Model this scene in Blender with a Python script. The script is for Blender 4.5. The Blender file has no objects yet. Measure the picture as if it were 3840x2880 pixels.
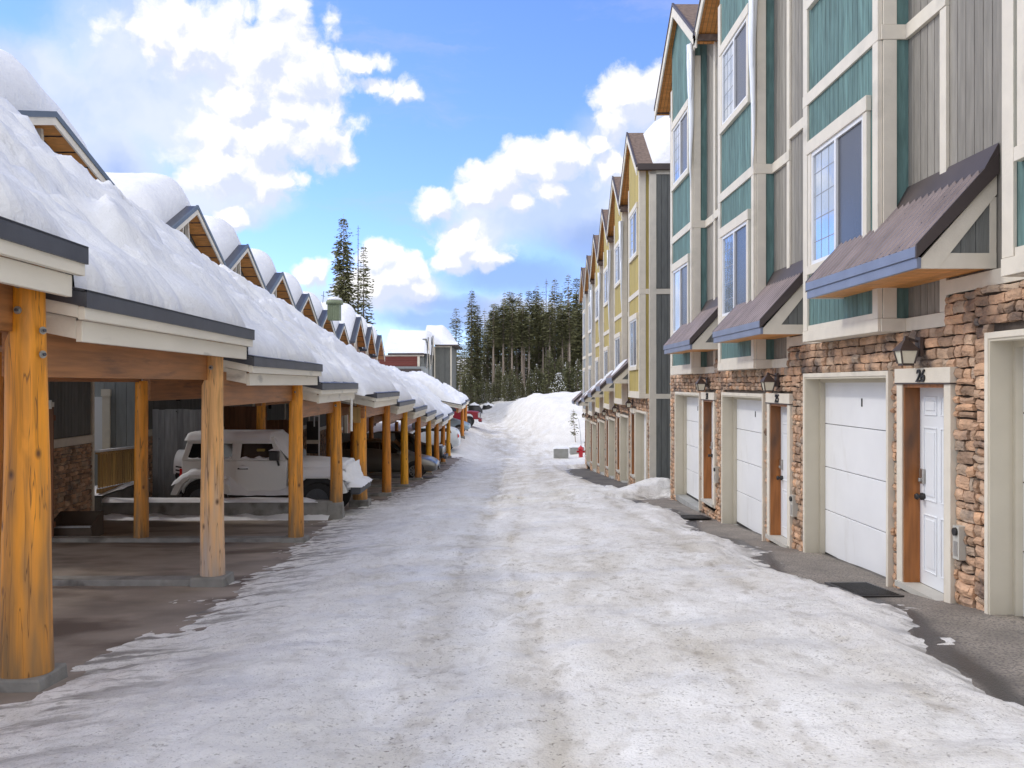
import bpy, math, random
from mathutils import Vector, noise, Matrix
R = math.radians
random.seed(7)
sc = bpy.context.scene
col = sc.collection
F = 3500.0; U0 = 1895.0; V0 = 1441.0
def nz(x, y, z=0.0): return noise.noise(Vector((x, y, z)))
def fbm(x, y, z=0.0, o=4):
    s = 0; a = 1.0; f = 1.0
    for _ in range(o):
        s += a*noise.noise(Vector((x*f, y*f, z*f+_*7.3))); a *= .5; f *= 2.03
    return s
def lerp(a, b, t): return a+(b-a)*t
def sstep(a, b, x):
    t = min(1, max(0, (x-a)/(b-a))); return t*t*(3-2*t)
def table(t, x):
    if x <= t[0][0]: return t[0][1]
    for (a, va), (b, vb) in zip(t, t[1:]):
        if x <= b: return va+(vb-va)*(x-a)/(b-a)
    return t[-1][1]
# ------------------------------------------------------------------ materials
def N(nt, t, **kw):
    n = nt.nodes.new(t)
    for k, v in kw.items(): setattr(n, k, v)
    return n
def rgb(c): return (c[0], c[1], c[2], 1)
def mat(name, base, rough=.6, var=.15, vs=2.0, st=(1,1,1), bump=.15, bs=25, bst=None, island=0.0, metal=0.0,
        spec=.5, c2=None, c2s=1.0, c2t=(.5,.6), c2st=(1,1,1), detail=5, dist=.02, rand=0.0):
    m = bpy.data.materials.new(name); m.use_nodes = True
    nt = m.node_tree; b = nt.nodes['Principled BSDF']; L = nt.links.new
    b.inputs['Roughness'].default_value = rough
    b.inputs['Metallic'].default_value = metal
    b.inputs['Specular IOR Level'].default_value = spec
    tc = N(nt, 'ShaderNodeTexCoord')
    mp = N(nt, 'ShaderNodeMapping'); mp.inputs['Scale'].default_value = st; L(tc.outputs['Object'], mp.inputs[0])
    no = N(nt, 'ShaderNodeTexNoise'); no.inputs['Scale'].default_value = vs; no.inputs['Detail'].default_value = detail
    L(mp.outputs[0], no.inputs['Vector'])
    cr = N(nt, 'ShaderNodeValToRGB')
    cr.color_ramp.elements[0].position = .3; cr.color_ramp.elements[1].position = .7
    cr.color_ramp.elements[0].color = rgb([max(0, x*(1-var)) for x in base])
    cr.color_ramp.elements[1].color = rgb([min(1, x*(1+var)) for x in base])
    L(no.outputs['Fac'], cr.inputs[0]); out = cr.outputs[0]
    if c2:
        mp2 = N(nt, 'ShaderNodeMapping'); mp2.inputs['Scale'].default_value = c2st; L(tc.outputs['Object'], mp2.inputs[0])
        n2 = N(nt, 'ShaderNodeTexNoise'); n2.inputs['Scale'].default_value = c2s; n2.inputs['Detail'].default_value = 8
        L(mp2.outputs[0], n2.inputs['Vector'])
        r2 = N(nt, 'ShaderNodeMapRange'); r2.inputs['From Min'].default_value = c2t[0]; r2.inputs['From Max'].default_value = c2t[1]
        L(n2.outputs['Fac'], r2.inputs['Value'])
        mx = N(nt, 'ShaderNodeMix', data_type='RGBA'); L(r2.outputs[0], mx.inputs['Factor']); L(out, mx.inputs['A'])
        mx.inputs['B'].default_value = rgb(c2); out = mx.outputs['Result']
    if island or rand:
        if island:
            g = N(nt, 'ShaderNodeNewGeometry'); src = g.outputs['Random Per Island']; amt = island
        else:
            g = N(nt, 'ShaderNodeObjectInfo'); src = g.outputs['Random']; amt = rand
        r3 = N(nt, 'ShaderNodeMapRange'); r3.inputs['To Min'].default_value = 1-amt; r3.inputs['To Max'].default_value = 1+amt
        L(src, r3.inputs['Value'])
        mx = N(nt, 'ShaderNodeVectorMath', operation='SCALE'); L(out, mx.inputs[0]); L(r3.outputs[0], mx.inputs['Scale'])
        out = mx.outputs[0]
    L(out, b.inputs['Base Color'])
    if bump:
        mb = N(nt, 'ShaderNodeMapping'); mb.inputs['Scale'].default_value = bst or st; L(tc.outputs['Object'], mb.inputs[0])
        nb = N(nt, 'ShaderNodeTexNoise'); nb.inputs['Scale'].default_value = bs; nb.inputs['Detail'].default_value = 6
        L(mb.outputs[0], nb.inputs['Vector'])
        bp = N(nt, 'ShaderNodeBump'); bp.inputs['Strength'].default_value = bump; bp.inputs['Distance'].default_value = dist
        L(nb.outputs['Fac'], bp.inputs['Height']); L(bp.outputs[0], b.inputs['Normal'])
    return m
WV = (3, 3, .35)
M = {}
M['teal'] = mat('teal_stain', (.115,.205,.19), .75, .28, 6, (3,3,.4), .3, 14, (6,6,.6), island=.16)
M['yellow'] = mat('yellow_stain', (.46,.36,.11), .75, .12, 6, (3,3,.4), .25, 14, (6,6,.6), island=.1)
M['greyside'] = mat('grey_stain', (.27,.25,.215), .8, .16, 6, (3,3,.4), .3, 14, (6,6,.6), island=.12)
M['darkside'] = mat('dark_stain', (.15,.155,.145), .8, .15, 6, (3,3,.4), .3, 14, (6,6,.6), island=.12)
M['bluegrey'] = mat('pale_grey_stain', (.30,.32,.32), .8, .1, 6, (3,3,.4), .2, 14, (6,6,.6), island=.08)
M['redside'] = mat('red_boards', (.17,.045,.035), .8, .15, 6, (.4,.4,3), .3, 14, (.6,.6,6), island=.12)
M['cream'] = mat('cream_trim', (.72,.66,.55), .6, .06, 5, (1,1,1), .12, 60, c2=(.50,.46,.38), c2s=2.5, c2t=(.58,.8))
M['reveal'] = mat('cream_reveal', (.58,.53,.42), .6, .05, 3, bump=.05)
M['fascia'] = mat('painted_fascia', (.74,.69,.58), .6, .06, 3, (1,.3,1), .12, 40, c2=(.36,.34,.29), c2s=3.0, c2t=(.62,.8), c2st=(1,.4,2))
M['strip'] = mat('charcoal_flashing', (.075,.078,.09), .45, .15, 3, (1,1,1), .05, 20, metal=.3)
M['roofblue'] = mat('bluegrey_fascia_metal', (.20,.23,.32), .35, .12, 3, bump=.04, metal=.2)
M['ribmetal'] = mat('brown_ribbed_metal', (.25,.20,.195), .36, .2, 3, (1,1,1), .04, 20, metal=.4)
M['darkmetal'] = mat('dark_brown_metal', (.075,.058,.055), .5, .12, 3, bump=.04, metal=.2)
M['soffit'] = mat('cedar_soffit', (.62,.27,.07), .5, .2, 4, (1,6,1), .15, 14, (1,10,1), island=.15)
M['glulam'] = mat('glulam_beam', (.36,.15,.045), .5, .25, 5, (1,.25,5), .12, 20, (1,.3,6), c2=(.20,.085,.03), c2s=4, c2t=(.58,.7), c2st=(1,.3,3))
M['door'] = mat('white_door_paint', (.78,.80,.82), .4, .03, 2, bump=.02)
M['garage'] = mat('white_garage_steel', (.82,.825,.83), .42, .05, 1.5, c2=(.60,.585,.55), c2s=2.2, c2t=(.60,.85), c2st=(1,1,.4), bump=.05, bs=90, dist=.004)
M['jamb'] = mat('stained_wood_jamb', (.36,.13,.03), .42, .3, 4, (5,5,.4), .2, 20, (8,8,.5), c2=(.07,.04,.025), c2s=1.2, c2t=(.48,.7), c2st=(2,2,.6))
M['vinyl'] = mat('white_vinyl', (.80,.80,.80), .35, .02, 2, bump=0)
M['black'] = mat('black_metal', (.02,.018,.017), .45, .2, 8, bump=.05)
M['bronze'] = mat('bronze_lantern', (.07,.05,.042), .5, .2, 8, bump=.05)
M['nickel'] = mat('nickel_hardware', (.5,.48,.45), .3, .1, 8, bump=0, metal=.9)
M['lampglass'] = mat('frosted_lamp_glass', (.75,.72,.58), .25, .05, 8, bump=.05)
M['concrete'] = mat('kerb_concrete', (.24,.235,.22), .85, .2, 4, bump=.3, bs=40, c2=(.12,.11,.10), c2s=3, c2t=(.55,.7))
M['blockc'] = mat('grey_concrete_block', (.33,.33,.31), .85, .15, 3, bump=.3, bs=30)
M['shingle'] = mat('brown_shingles', (.17,.12,.095), .9, .3, 12, (1,1,1), .5, 30)
M['fence'] = mat('weathered_grey_fence', (.30,.305,.315), .8, .25, 5, (3,3,.3), .25, 20, (6,6,.5), island=.2, c2=(.05,.05,.05), c2s=9, c2t=(.72,.76))
M['brownfence'] = mat('brown_cedar_fence', (.22,.105,.055), .75, .25, 5, (3,3,.3), .25, 20, (6,6,.5), island=.25)
M['railwood'] = mat('golden_rail_wood', (.42,.25,.08), .6, .25, 5, (3,3,.3), .2, 20, (6,6,.5), island=.2)
M['ice'] = mat('clear_ice', (.86,.89,.92), .2, .06, 4, (2,2,.4), .5, 9, (3,3,.5), spec=.8)
M['bark'] = mat('conifer_bark', (.27,.22,.18), .9, .3, 5, (4,4,.6), .4, 20, rand=.35)
M['needles'] = mat('conifer_needles', (.20,.20,.095), .9, .35, 1.6, bump=0, island=.4, rand=.35)
M['needles2'] = mat('young_conifer_needles', (.155,.16,.075), .9, .3, 1.6, bump=0, island=.35, rand=.3)
M['dead'] = mat('dead_wood', (.13,.11,.10), .9, .2, 5, bump=.3)
M['carwhite'] = mat('pale_grey_paint', (.78,.775,.755), .32, .03, 1, bump=0)
M['carwhite2'] = mat('white_car_paint', (.62,.66,.68), .3, .03, 1, bump=0)
M['carsilver'] = mat('silver_grey_paint', (.20,.195,.18), .28, .06, 1, bump=0, metal=.5)
M['carblack'] = mat('charcoal_paint', (.045,.048,.045), .35, .06, 1, bump=0, metal=.2)
M['carred'] = mat('dark_red_paint', (.25,.018,.03), .3, .05, 1, bump=0)
M['carblue'] = mat('pale_blue_paint', (.32,.42,.50), .3, .05, 1, bump=0, metal=.3)
M['tyre'] = mat('tyre_rubber', (.022,.022,.023), .85, .2, 8, bump=.4, bs=40)
M['plastic'] = mat('grey_plastic_trim', (.06,.065,.075), .6, .1, 5, bump=.05)
M['rim'] = mat('wheel_rim', (.4,.4,.4), .35, .08, 5, bump=0, metal=.8)
M['cglass'] = mat('dark_car_glass', (.012,.014,.015), .06, .1, 2, bump=0, spec=.6)
M['redlight'] = mat('red_light_lens', (.5,.02,.02), .2, .1, 5, bump=0)
M['headlight'] = mat('clear_headlight_lens', (.6,.6,.6), .12, .1, 5, bump=0, metal=.4)
M['amber'] = mat('tan_seat', (.30,.22,.05), .7, .1, 5, bump=0)
M['hydrant'] = mat('red_hydrant_paint', (.50,.02,.03), .4, .1, 6, bump=.1)
M['bluetarp'] = mat('blue_plastic', (.03,.25,.50), .4, .1, 6, bump=.1)
M['matrub'] = mat('black_rubber_mat', (.022,.021,.02), .4, .3, 3, bump=.3, bs=60)
M['plate'] = mat('pale_plate', (.52,.50,.44), .5, .05, 5, bump=.03)
M['planter'] = mat('dark_brown_planter', (.07,.05,.035), .7, .2, 5, bump=.15)
M['bolt'] = mat('galvanised_bolt', (.40,.40,.38), .4, .15, 20, bump=.1, metal=.7)
def wet_edge(m):
    nt = m.node_tree; b = nt.nodes['Principled BSDF']; L = nt.links.new; src = b.inputs['Base Color'].links[0].from_socket
    at = N(nt, 'ShaderNodeAttribute'); at.attribute_name = 'wet'
    mx = N(nt, 'ShaderNodeMix', data_type='RGBA'); L(at.outputs['Fac'], mx.inputs['Factor']); L(src, mx.inputs['A']); mx.inputs['B'].default_value = (.028,.026,.024,1)
    L(mx.outputs['Result'], b.inputs['Base Color'])
    mr = N(nt, 'ShaderNodeMapRange'); mr.inputs['To Min'].default_value = .85; mr.inputs['To Max'].default_value = .25; L(at.outputs['Fac'], mr.inputs['Value']); L(mr.outputs[0], b.inputs['Roughness'])
def stone_mat():
    m = mat('ledge_stone', (.55,.40,.28), .85, .3, 5, (1,1,2), .8, 22, c2=(.17,.135,.115), c2s=3.0, c2t=(.50,.70), dist=.03)
    nt = m.node_tree; b = nt.nodes['Principled BSDF']; L = nt.links.new
    src = b.inputs['Base Color'].links[0].from_socket
    g = N(nt, 'ShaderNodeNewGeometry'); cr = N(nt, 'ShaderNodeValToRGB')
    cr.color_ramp.elements[0].color = (.62,.56,.52,1); cr.color_ramp.elements[1].color = (1.35,1.25,1.15,1)
    e = cr.color_ramp.elements.new(.25); e.color = (.95,.85,.8,1)
    e = cr.color_ramp.elements.new(.6); e.color = (1.15,.95,.8,1)
    e = cr.color_ramp.elements.new(.85); e.color = (.8,.85,.9,1)
    L(g.outputs['Random Per Island'], cr.inputs[0])
    mx = N(nt, 'ShaderNodeMix', data_type='RGBA', blend_type='MULTIPLY'); mx.inputs['Factor'].default_value = 1
    L(src, mx.inputs['A']); L(cr.outputs[0], mx.inputs['B']); L(mx.outputs['Result'], b.inputs['Base Color'])
    return m
M['stone'] = stone_mat()
M['mortar'] = mat('dark_mortar', (.085,.068,.055), .95, .2, 5, bump=.3)
def log_mat(name, a, wth, lo, hi, strong=1.0):
    """peeled log: stained wood, knots, and a weathered foot between heights lo and hi above the foot (object z)"""
    m = bpy.data.materials.new(name); m.use_nodes = True
    nt = m.node_tree; b = nt.nodes['Principled BSDF']; L = nt.links.new
    b.inputs['Roughness'].default_value = .5
    tc = N(nt, 'ShaderNodeTexCoord')
    mp = N(nt, 'ShaderNodeMapping'); mp.inputs['Scale'].default_value = (4,4,.45); L(tc.outputs['Object'], mp.inputs[0])
    no = N(nt, 'ShaderNodeTexNoise'); no.inputs['Scale'].default_value = 3.5; no.inputs['Detail'].default_value = 7; no.inputs['Distortion'].default_value = .6
    L(mp.outputs[0], no.inputs['Vector'])
    cr = N(nt, 'ShaderNodeValToRGB'); cr.color_ramp.elements[0].position = .32; cr.color_ramp.elements[1].position = .68
    cr.color_ramp.elements[0].color = rgb([x*.62 for x in a]); cr.color_ramp.elements[1].color = rgb([x*1.12 for x in a])
    e = cr.color_ramp.elements.new(.5); e.color = rgb(a)
    L(no.outputs['Fac'], cr.inputs[0])
    # cracks
    mpc = N(nt, 'ShaderNodeMapping'); mpc.inputs['Scale'].default_value = (9,9,.35); L(tc.outputs['Object'], mpc.inputs[0])
    nc = N(nt, 'ShaderNodeTexNoise'); nc.inputs['Scale'].default_value = 2.2; nc.inputs['Detail'].default_value = 2
    L(mpc.outputs[0], nc.inputs['Vector'])
    ab = N(nt, 'ShaderNodeMath', operation='SUBTRACT'); L(nc.outputs['Fac'], ab.inputs[0]); ab.inputs[1].default_value = .5
    ab2 = N(nt, 'ShaderNodeMath', operation='ABSOLUTE'); L(ab.outputs[0], ab2.inputs[0])
    crk = N(nt, 'ShaderNodeMapRange'); crk.inputs['From Min'].default_value = .0; crk.inputs['From Max'].default_value = .012
    crk.inputs['To Min'].default_value = .75; crk.inputs['To Max'].default_value = 0; L(ab2.outputs[0], crk.inputs['Value'])
    # knots
    mpk = N(nt, 'ShaderNodeMapping'); mpk.inputs['Scale'].default_value = (1.3,1.3,.8); L(tc.outputs['Object'], mpk.inputs[0])
    vk = N(nt, 'ShaderNodeTexVoronoi'); vk.inputs['Scale'].default_value = 3.4; L(mpk.outputs[0], vk.inputs['Vector'])
    kn = N(nt, 'ShaderNodeMapRange'); kn.inputs['From Min'].default_value = .04; kn.inputs['From Max'].default_value = .13
    kn.inputs['To Min'].default_value = .9; kn.inputs['To Max'].default_value = 0; L(vk.outputs['Distance'], kn.inputs['Value'])
    mk = N(nt, 'ShaderNodeMath', operation='MAXIMUM'); L(crk.outputs[0], mk.inputs[0]); L(kn.outputs[0], mk.inputs[1])
    # weathered foot
    sp = N(nt, 'ShaderNodeSeparateXYZ'); L(tc.outputs['Object'], sp.inputs[0])
    nw = N(nt, 'ShaderNodeTexNoise'); nw.inputs['Scale'].default_value = 4; L(mp.outputs[0], nw.inputs['Vector'])
    zz = N(nt, 'ShaderNodeMath', operation='MULTIPLY_ADD'); L(nw.outputs['Fac'], zz.inputs[0]); zz.inputs[1].default_value = (hi-lo)*1.6; L(sp.outputs['Z'], zz.inputs[2])
    wr = N(nt, 'ShaderNodeMapRange'); wr.inputs['From Min'].default_value = lo+(hi-lo)*.8; wr.inputs['From Max'].default_value = hi+(hi-lo)*.8
    wr.inputs['To Min'].default_value = strong; wr.inputs['To Max'].default_value = 0; L(zz.outputs[0], wr.inputs['Value'])
    m1 = N(nt, 'ShaderNodeMix', data_type='RGBA'); L(wr.outputs[0], m1.inputs['Factor']); L(cr.outputs[0], m1.inputs['A'])
    m1.inputs['B'].default_value = rgb(wth)
    m2 = N(nt, 'ShaderNodeMix', data_type='RGBA'); L(mk.outputs[0], m2.inputs['Factor']); L(m1.outputs['Result'], m2.inputs['A'])
    m2.inputs['B'].default_value = (.07,.025,.008,1)
    L(m2.outputs['Result'], b.inputs['Base Color'])
    bp = N(nt, 'ShaderNodeBump'); bp.inputs['Strength'].default_value = .25; bp.inputs['Distance'].default_value = .02
    sb = N(nt, 'ShaderNodeMath', operation='SUBTRACT'); L(no.outputs['Fac'], sb.inputs[0]); L(mk.outputs[0], sb.inputs[1])
    L(sb.outputs[0], bp.inputs['Height']); L(bp.outputs[0], b.inputs['Normal'])
    return m
M['log'] = log_mat('golden_stained_log', (.80,.31,.018), (.19,.13,.065), -.1, 1.5, .85)
M['logpale'] = log_mat('bleached_log', (.78,.42,.15), (.48,.38,.31), -.2, 1.3, 1)
M['logdark'] = log_mat('amber_stained_log', (.62,.22,.018), (.24,.15,.07), -.2, .4, .8)
M['logyel'] = log_mat('yellow_stained_log', (.78,.36,.018), (.34,.22,.07), -.3, .2, .8)
def snow_mat(name, base=(.80,.81,.835), bump=.6, bs=5, fine=.22, dirt=False, big=(.75,.76,.79)):
    m = bpy.data.materials.new(name); m.use_nodes = True
    nt = m.node_tree; b = nt.nodes['Principled BSDF']; L = nt.links.new
    b.inputs['Roughness'].default_value = .7; b.inputs['Specular IOR Level'].default_value = .25
    tc = N(nt, 'ShaderNodeTexCoord')
    def noise_(s, d=6, stt=(1,1,1)):
        mp = N(nt, 'ShaderNodeMapping'); mp.inputs['Scale'].default_value = stt; L(tc.outputs['Object'], mp.inputs[0])
        n = N(nt, 'ShaderNodeTexNoise'); n.inputs['Scale'].default_value = s; n.inputs['Detail'].default_value = d; L(mp.outputs[0], n.inputs['Vector']); return n.outputs['Fac']
    def mr(v, a, c, d=0., e=1.):
        r = N(nt, 'ShaderNodeMapRange'); r.inputs['From Min'].default_value = a; r.inputs['From Max'].default_value = c
        r.inputs['To Min'].default_value = d; r.inputs['To Max'].default_value = e; L(v, r.inputs['Value']); return r.outputs[0]
    def mix(f, a, c):
        x = N(nt, 'ShaderNodeMix', data_type='RGBA')
        if isinstance(f, float): x.inputs['Factor'].default_value = f
        else: L(f, x.inputs['Factor'])
        for s, v in (('A', a), ('B', c)):
            if isinstance(v, tuple): x.inputs[s].default_value = rgb(v)
            else: L(v, x.inputs[s])
        return x.outputs['Result']
    def mul(a, c):
        x = N(nt, 'ShaderNodeMath', operation='MULTIPLY'); L(a, x.inputs[0])
        if isinstance(c, float): x.inputs[1].default_value = c
        else: L(c, x.inputs[1])
        return x.outputs[0]
    c = mix(mr(noise_(1.3), .4, .65), base, big)
    if dirt:
        at = N(nt, 'ShaderNodeAttribute'); at.attribute_name = 'dirt'
        dv = at.outputs['Fac']
        # broad sandy film
        c = mix(mul(mr(noise_(2.2, 8, (1, .35, 1)), .3, .65), mr(dv, 0, 1, .18, .9)), c, (.50,.455,.375))
        c = mix(mul(mr(noise_(9, 6, (1, .5, 1)), .52, .74), mr(dv, 0, 1, .12, .85)), c, (.36,.32,.26))
        # grit specks
        c = mix(mul(mr(noise_(38, 3), .60, .70), mr(dv, 0, 1, .35, .9)), c, (.20,.175,.145))
        c = mix(mul(mr(noise_(85, 2), .62, .70), mr(noise_(1.1, 3), .35, .65, .15, .8)), c, (.16,.14,.12))
        # worn-through slush where the cover is thin
        at2 = N(nt, 'ShaderNodeAttribute'); at2.attribute_name = 'thin'
        c = mix(mul(mr(noise_(3.2, 8, (.45, 1.6, 1)), .50, .60), at2.outputs['Fac']), c, (.17,.155,.14))
        c = mix(mul(mr(noise_(14, 5, (.5, 1.4, 1)), .54, .66), mr(at2.outputs['Fac'], 0, 1, .0, .8)), c, (.22,.20,.18))
        # glazed grey patches
        c = mix(mul(mr(noise_(1.7, 7, (.45, 1, 1)), .56, .70), .22), c, (.50,.52,.56))
        rr = mr(noise_(1.7, 7, (.45, 1, 1)), .5, .68, .75, .38); L(rr, b.inputs['Roughness'])
    L(c, b.inputs['Base Color'])
    nb = noise_(bs, 8); nf = noise_(bs*7, 4)
    ad = N(nt, 'ShaderNodeMath', operation='MULTIPLY_ADD'); L(nf, ad.inputs[0]); ad.inputs[1].default_value = fine; L(nb, ad.inputs[2])
    bp = N(nt, 'ShaderNodeBump'); bp.inputs['Strength'].default_value = bump; bp.inputs['Distance'].default_value = .06
    L(ad.outputs[0], bp.inputs['Height']); L(bp.outputs[0], b.inputs['Normal'])
    return m
M['snow'] = snow_mat('drifted_snow')
M['snowcar'] = snow_mat('car_snow', bump=.15, bs=12)
M['roadsnow'] = snow_mat('packed_road_snow', base=(.84,.825,.80), big=(.77,.76,.735), bump=.45, bs=9, fine=.4, dirt=True)
M['asphalt'] = mat('wet_asphalt', (.115,.105,.092), .7, .3, 3, (1,1,1), .6, 70, c2=(.035,.032,.03), c2s=1.2, c2t=(.56,.64), dist=.012)
M['apron'] = mat('aggregate_concrete', (.27,.235,.195), .85, .25, 2.2, (1,1,1), .8, 80, c2=(.13,.115,.10), c2s=55, c2t=(.48,.6), dist=.012)
M['pad'] = mat('damp_parking_concrete', (.26,.22,.185), .75, .25, 1.6, (1,1,1), .3, 40, c2=(.13,.10,.08), c2s=.8, c2t=(.50,.62), c2st=(.8,1.2,1), dist=.01)
wet_edge(M['asphalt']); wet_edge(M['apron'])
# ------------------------------------------------------------------ mesh helpers
class MB:
    def __init__(s): s.v = []; s.f = []; s.m = []; s.ms = []; s.sm = []
    def mi(s, m):
        if m not in s.ms: s.ms.append(m)
        return s.ms.index(m)
    def add(s, vs, fs, m, smooth=False):
        o = len(s.v); s.v += [tuple(v) for v in vs]; i = s.mi(m)
        for f in fs: s.f.append([o+k for k in f]); s.m.append(i); s.sm.append(smooth)
        return s
    def box(s, x0, x1, y0, y1, z0, z1, m):
        vs = [(x0,y0,z0),(x1,y0,z0),(x1,y1,z0),(x0,y1,z0),(x0,y0,z1),(x1,y0,z1),(x1,y1,z1),(x0,y1,z1)]
        return s.add(vs, [(0,3,2,1),(4,5,6,7),(0,1,5,4),(1,2,6,5),(2,3,7,6),(3,0,4,7)], m)
    def hexa(s, vs, m):
        return s.add(vs, [(0,3,2,1),(4,5,6,7),(0,1,5,4),(1,2,6,5),(2,3,7,6),(3,0,4,7)], m)
    def prism(s, poly, a0, a1, axis, m):
        """poly of 2-D points extruded along axis: 'y' -> (x,z) points, 'x' -> (y,z), 'z' -> (x,y)"""
        n = len(poly)
        def p(q, a):
            return {'y': (q[0], a, q[1]), 'x': (a, q[0], q[1]), 'z': (q[0], q[1], a)}[axis]
        vs = [p(q, a0) for q in poly]+[p(q, a1) for q in poly]
        fs = [tuple(range(n-1, -1, -1)), tuple(range(n, 2*n))]+[(i, (i+1) % n, n+(i+1) % n, n+i) for i in range(n)]
        return s.add(vs, fs, m)
    def bar(s, a, b, w, h, m, up=(0,0,1)):
        a = Vector(a); b = Vector(b); d = (b-a).normalized(); sd = d.cross(Vector(up))
        if sd.length < 1e-4: sd = Vector((1,0,0))
        sd.normalize(); u = sd.cross(d)
        vs = []
        for p in (a, b):
            for i, j in ((-1,-1),(1,-1),(1,1),(-1,1)): vs.append(p+sd*(i*w/2)+u*(j*h/2))
        return s.add(vs, [(0,1,2,3),(7,6,5,4),(0,4,5,1),(1,5,6,2),(2,6,7,3),(3,7,4,0)], m)
    def tube(s, pts, rs, m, n=10, caps=True, smooth=True):
        vs = []; k = len(pts)
        pts = [Vector(p) for p in pts]
        for i, p in enumerate(pts):
            d = (pts[min(i+1, k-1)]-pts[max(i-1, 0)]).normalized()
            a = Vector((1,0,0)) if abs(d.x) < .8 else Vector((0,1,0))
            e1 = d.cross(a).normalized(); e2 = d.cross(e1)
            for j in range(n):
                t = 2*math.pi*j/n; vs.append(p+(e1*math.cos(t)+e2*math.sin(t))*rs[i])
        fs = [(i*n+j, i*n+(j+1) % n, (i+1)*n+(j+1) % n, (i+1)*n+j) for i in range(k-1) for j in range(n)]
        s.add(vs, fs, m, smooth)
        if caps:
            o = len(s.v)-len(vs); i = s.mi(m)
            s.f.append([o+j for j in range(n-1, -1, -1)]); s.m.append(i); s.sm.append(False)
            s.f.append([o+(k-1)*n+j for j in range(n)]); s.m.append(i); s.sm.append(False)
        return s
    def grid(s, nx, ny, fn, m, smooth=True, attr=None):
        vs = [fn(i/(nx-1), j/(ny-1)) for j in range(ny) for i in range(nx)]
        fs = [(j*nx+i, j*nx+i+1, (j+1)*nx+i+1, (j+1)*nx+i) for j in range(ny-1) for i in range(nx-1)]
        return s.add(vs, fs, m, smooth)
    def build(s, name, parent=None, loc=None, bevel=0, seg=2):
        me = bpy.data.meshes.new(name); me.from_pydata(s.v, [], s.f)
        for m in s.ms: me.materials.append(m)
        me.polygons.foreach_set('material_index', s.m); me.polygons.foreach_set('use_smooth', s.sm); me.update()
        o = bpy.data.objects.new(name, me); col.objects.link(o)
        if parent: o.parent = parent
        if loc: o.location = loc
        if bevel:
            b = o.modifiers.new('edge', 'BEVEL'); b.width = bevel; b.segments = seg; b.limit_method = 'ANGLE'; b.angle_limit = R(35)
        return o
def tag(o, label=None, cat=None, group=None, kind=None):
    if label: o['label'] = label
    if cat: o['category'] = cat
    if group: o['group'] = group
    if kind: o['kind'] = kind
    return o
def empty(name, loc=(0,0,0), rz=0, **k):
    o = bpy.data.objects.new(name, None); col.objects.link(o); o.location = loc; o.rotation_euler = (0,0,rz); o.empty_display_size = .3
    return tag(o, **k)
CH = {}
def copy_tree(o, parent=None, skip=()):
    c = o.copy(); col.objects.link(c)
    if parent: c.parent = parent
    for ch in [x for x in bpy.data.objects if x.parent == o]:
        if ch.name.split('.')[0] in skip: continue
        copy_tree(ch, c, skip)
    return c
# ------------------------------------------------------------------ terrain
TL = [(0,1.65),(20,2.85),(27,3.2),(35,3.65),(45,4.15),(52,4.35),(58,4.35),(64,3.85),(68,3.55),(75,3.35),(85,3.0),(100,2.6),(130,2.2)]
TC = [(0,1.5),(50,4.5),(56,4.68),(62,4.7),(68,4.3),(75,3.8),(85,3.3),(100,2.75),(130,2.2)]
TR = [(0,1.5),(7.4,1.81),(9.2,2.0),(11.8,2.13),(13.7,2.31),(16.4,2.44),(20.9,2.6),(24.8,2.95),(29,3.15),(51,4.6),(62,4.85),(72,4.4),(85,3.6),(100,2.9),(130,2.2)]
def gz(x, y):
    t = sstep(-3.2, -1.2, x); u = sstep(.6, 3.4, x)
    a = lerp(table(TL, y), table(TC, y), t); return -lerp(a, table(TR, y), u)
def gp(u, v):
    """point where the photo pixel's ray meets the ground"""
    lo, hi = 2.0, 120.0
    for _ in range(50):
        y = (lo+hi)/2; x = (u-U0)/F*y; z = -(v-V0)/F*y
        if z > gz(x, y): lo = y
        else: hi = y
    return (x, y)
# snow edges of the cleared lane, traced as ground points
RE = sorted([gp(u, v) for u, v in [(3840,2646),(3755,2561),(3542,2432),(3441,2304),(3261,2236),(3161,2197),(3037,2189),(2936,2152),(2891,2107),(2863,2068),(2768,2029),(2690,2015),(2640,2012),(2619,1988),(2600,1940),(2527,1911),(2440,1905)]], key=lambda p: p[1])
LE = sorted([gp(u, v) for u, v in [(40,2640),(174,2545),(304,2482),(391,2417),(521,2404),(629,2369),(694,2310),(760,2256),(820,2236),(862,2195),(960,2150),(1000,2127),(1072,2062),(1137,2018),(1217,1960),(1250,1917),(1310,1903),(1390,1908),(1434,1874),(1492,1845),(1579,1816),(1651,1772),(1723,1714)]], key=lambda p: p[1])
def edge(tab, y, ext):
    if y < tab[0][1]: return tab[0][0]+ext
    return table([(b, a) for a, b in tab], y)
def redge(y):
    if y > 23.5:
        return table([(23.5,2.9),(24.2,3.6),(25.5,3.25),(27.5,2.95),(29,3.05),(31,2.8),(36,2.9),(40,2.85),(46,3.0),(50,3.6),(52,7)], y)
    return edge(RE, y, .1) if y < 21 else table([(21, edge(RE, 21, 0)), (21.6, 3.5), (22.3, 4.6), (23.5, 4.0)], y)
def ledge(y):
    if y > 57: return -2.9-min(4, (y-57)*2)
    return edge(LE, y, -.2)
def mound(x, y):
    xe = table([(56,3.6),(60,2.2),(66,1.6),(72,.9),(80,-.3),(90,-1.8),(105,-4)], y)
    h = 2.9*sstep(0, 3.4, x-xe)*sstep(62, 78, y)*(1-.75*sstep(79, 98, y))
    h *= 1+.10*fbm(x*.35, y*.2)
    h += .3*sstep(3.5, 9, x)*sstep(53, 60, y)
    return h
def xc(y): return table([(0,.35),(50,.9),(60,1.0),(68,.2),(76,-1.1),(90,-3.4),(120,-14)], y)
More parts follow.
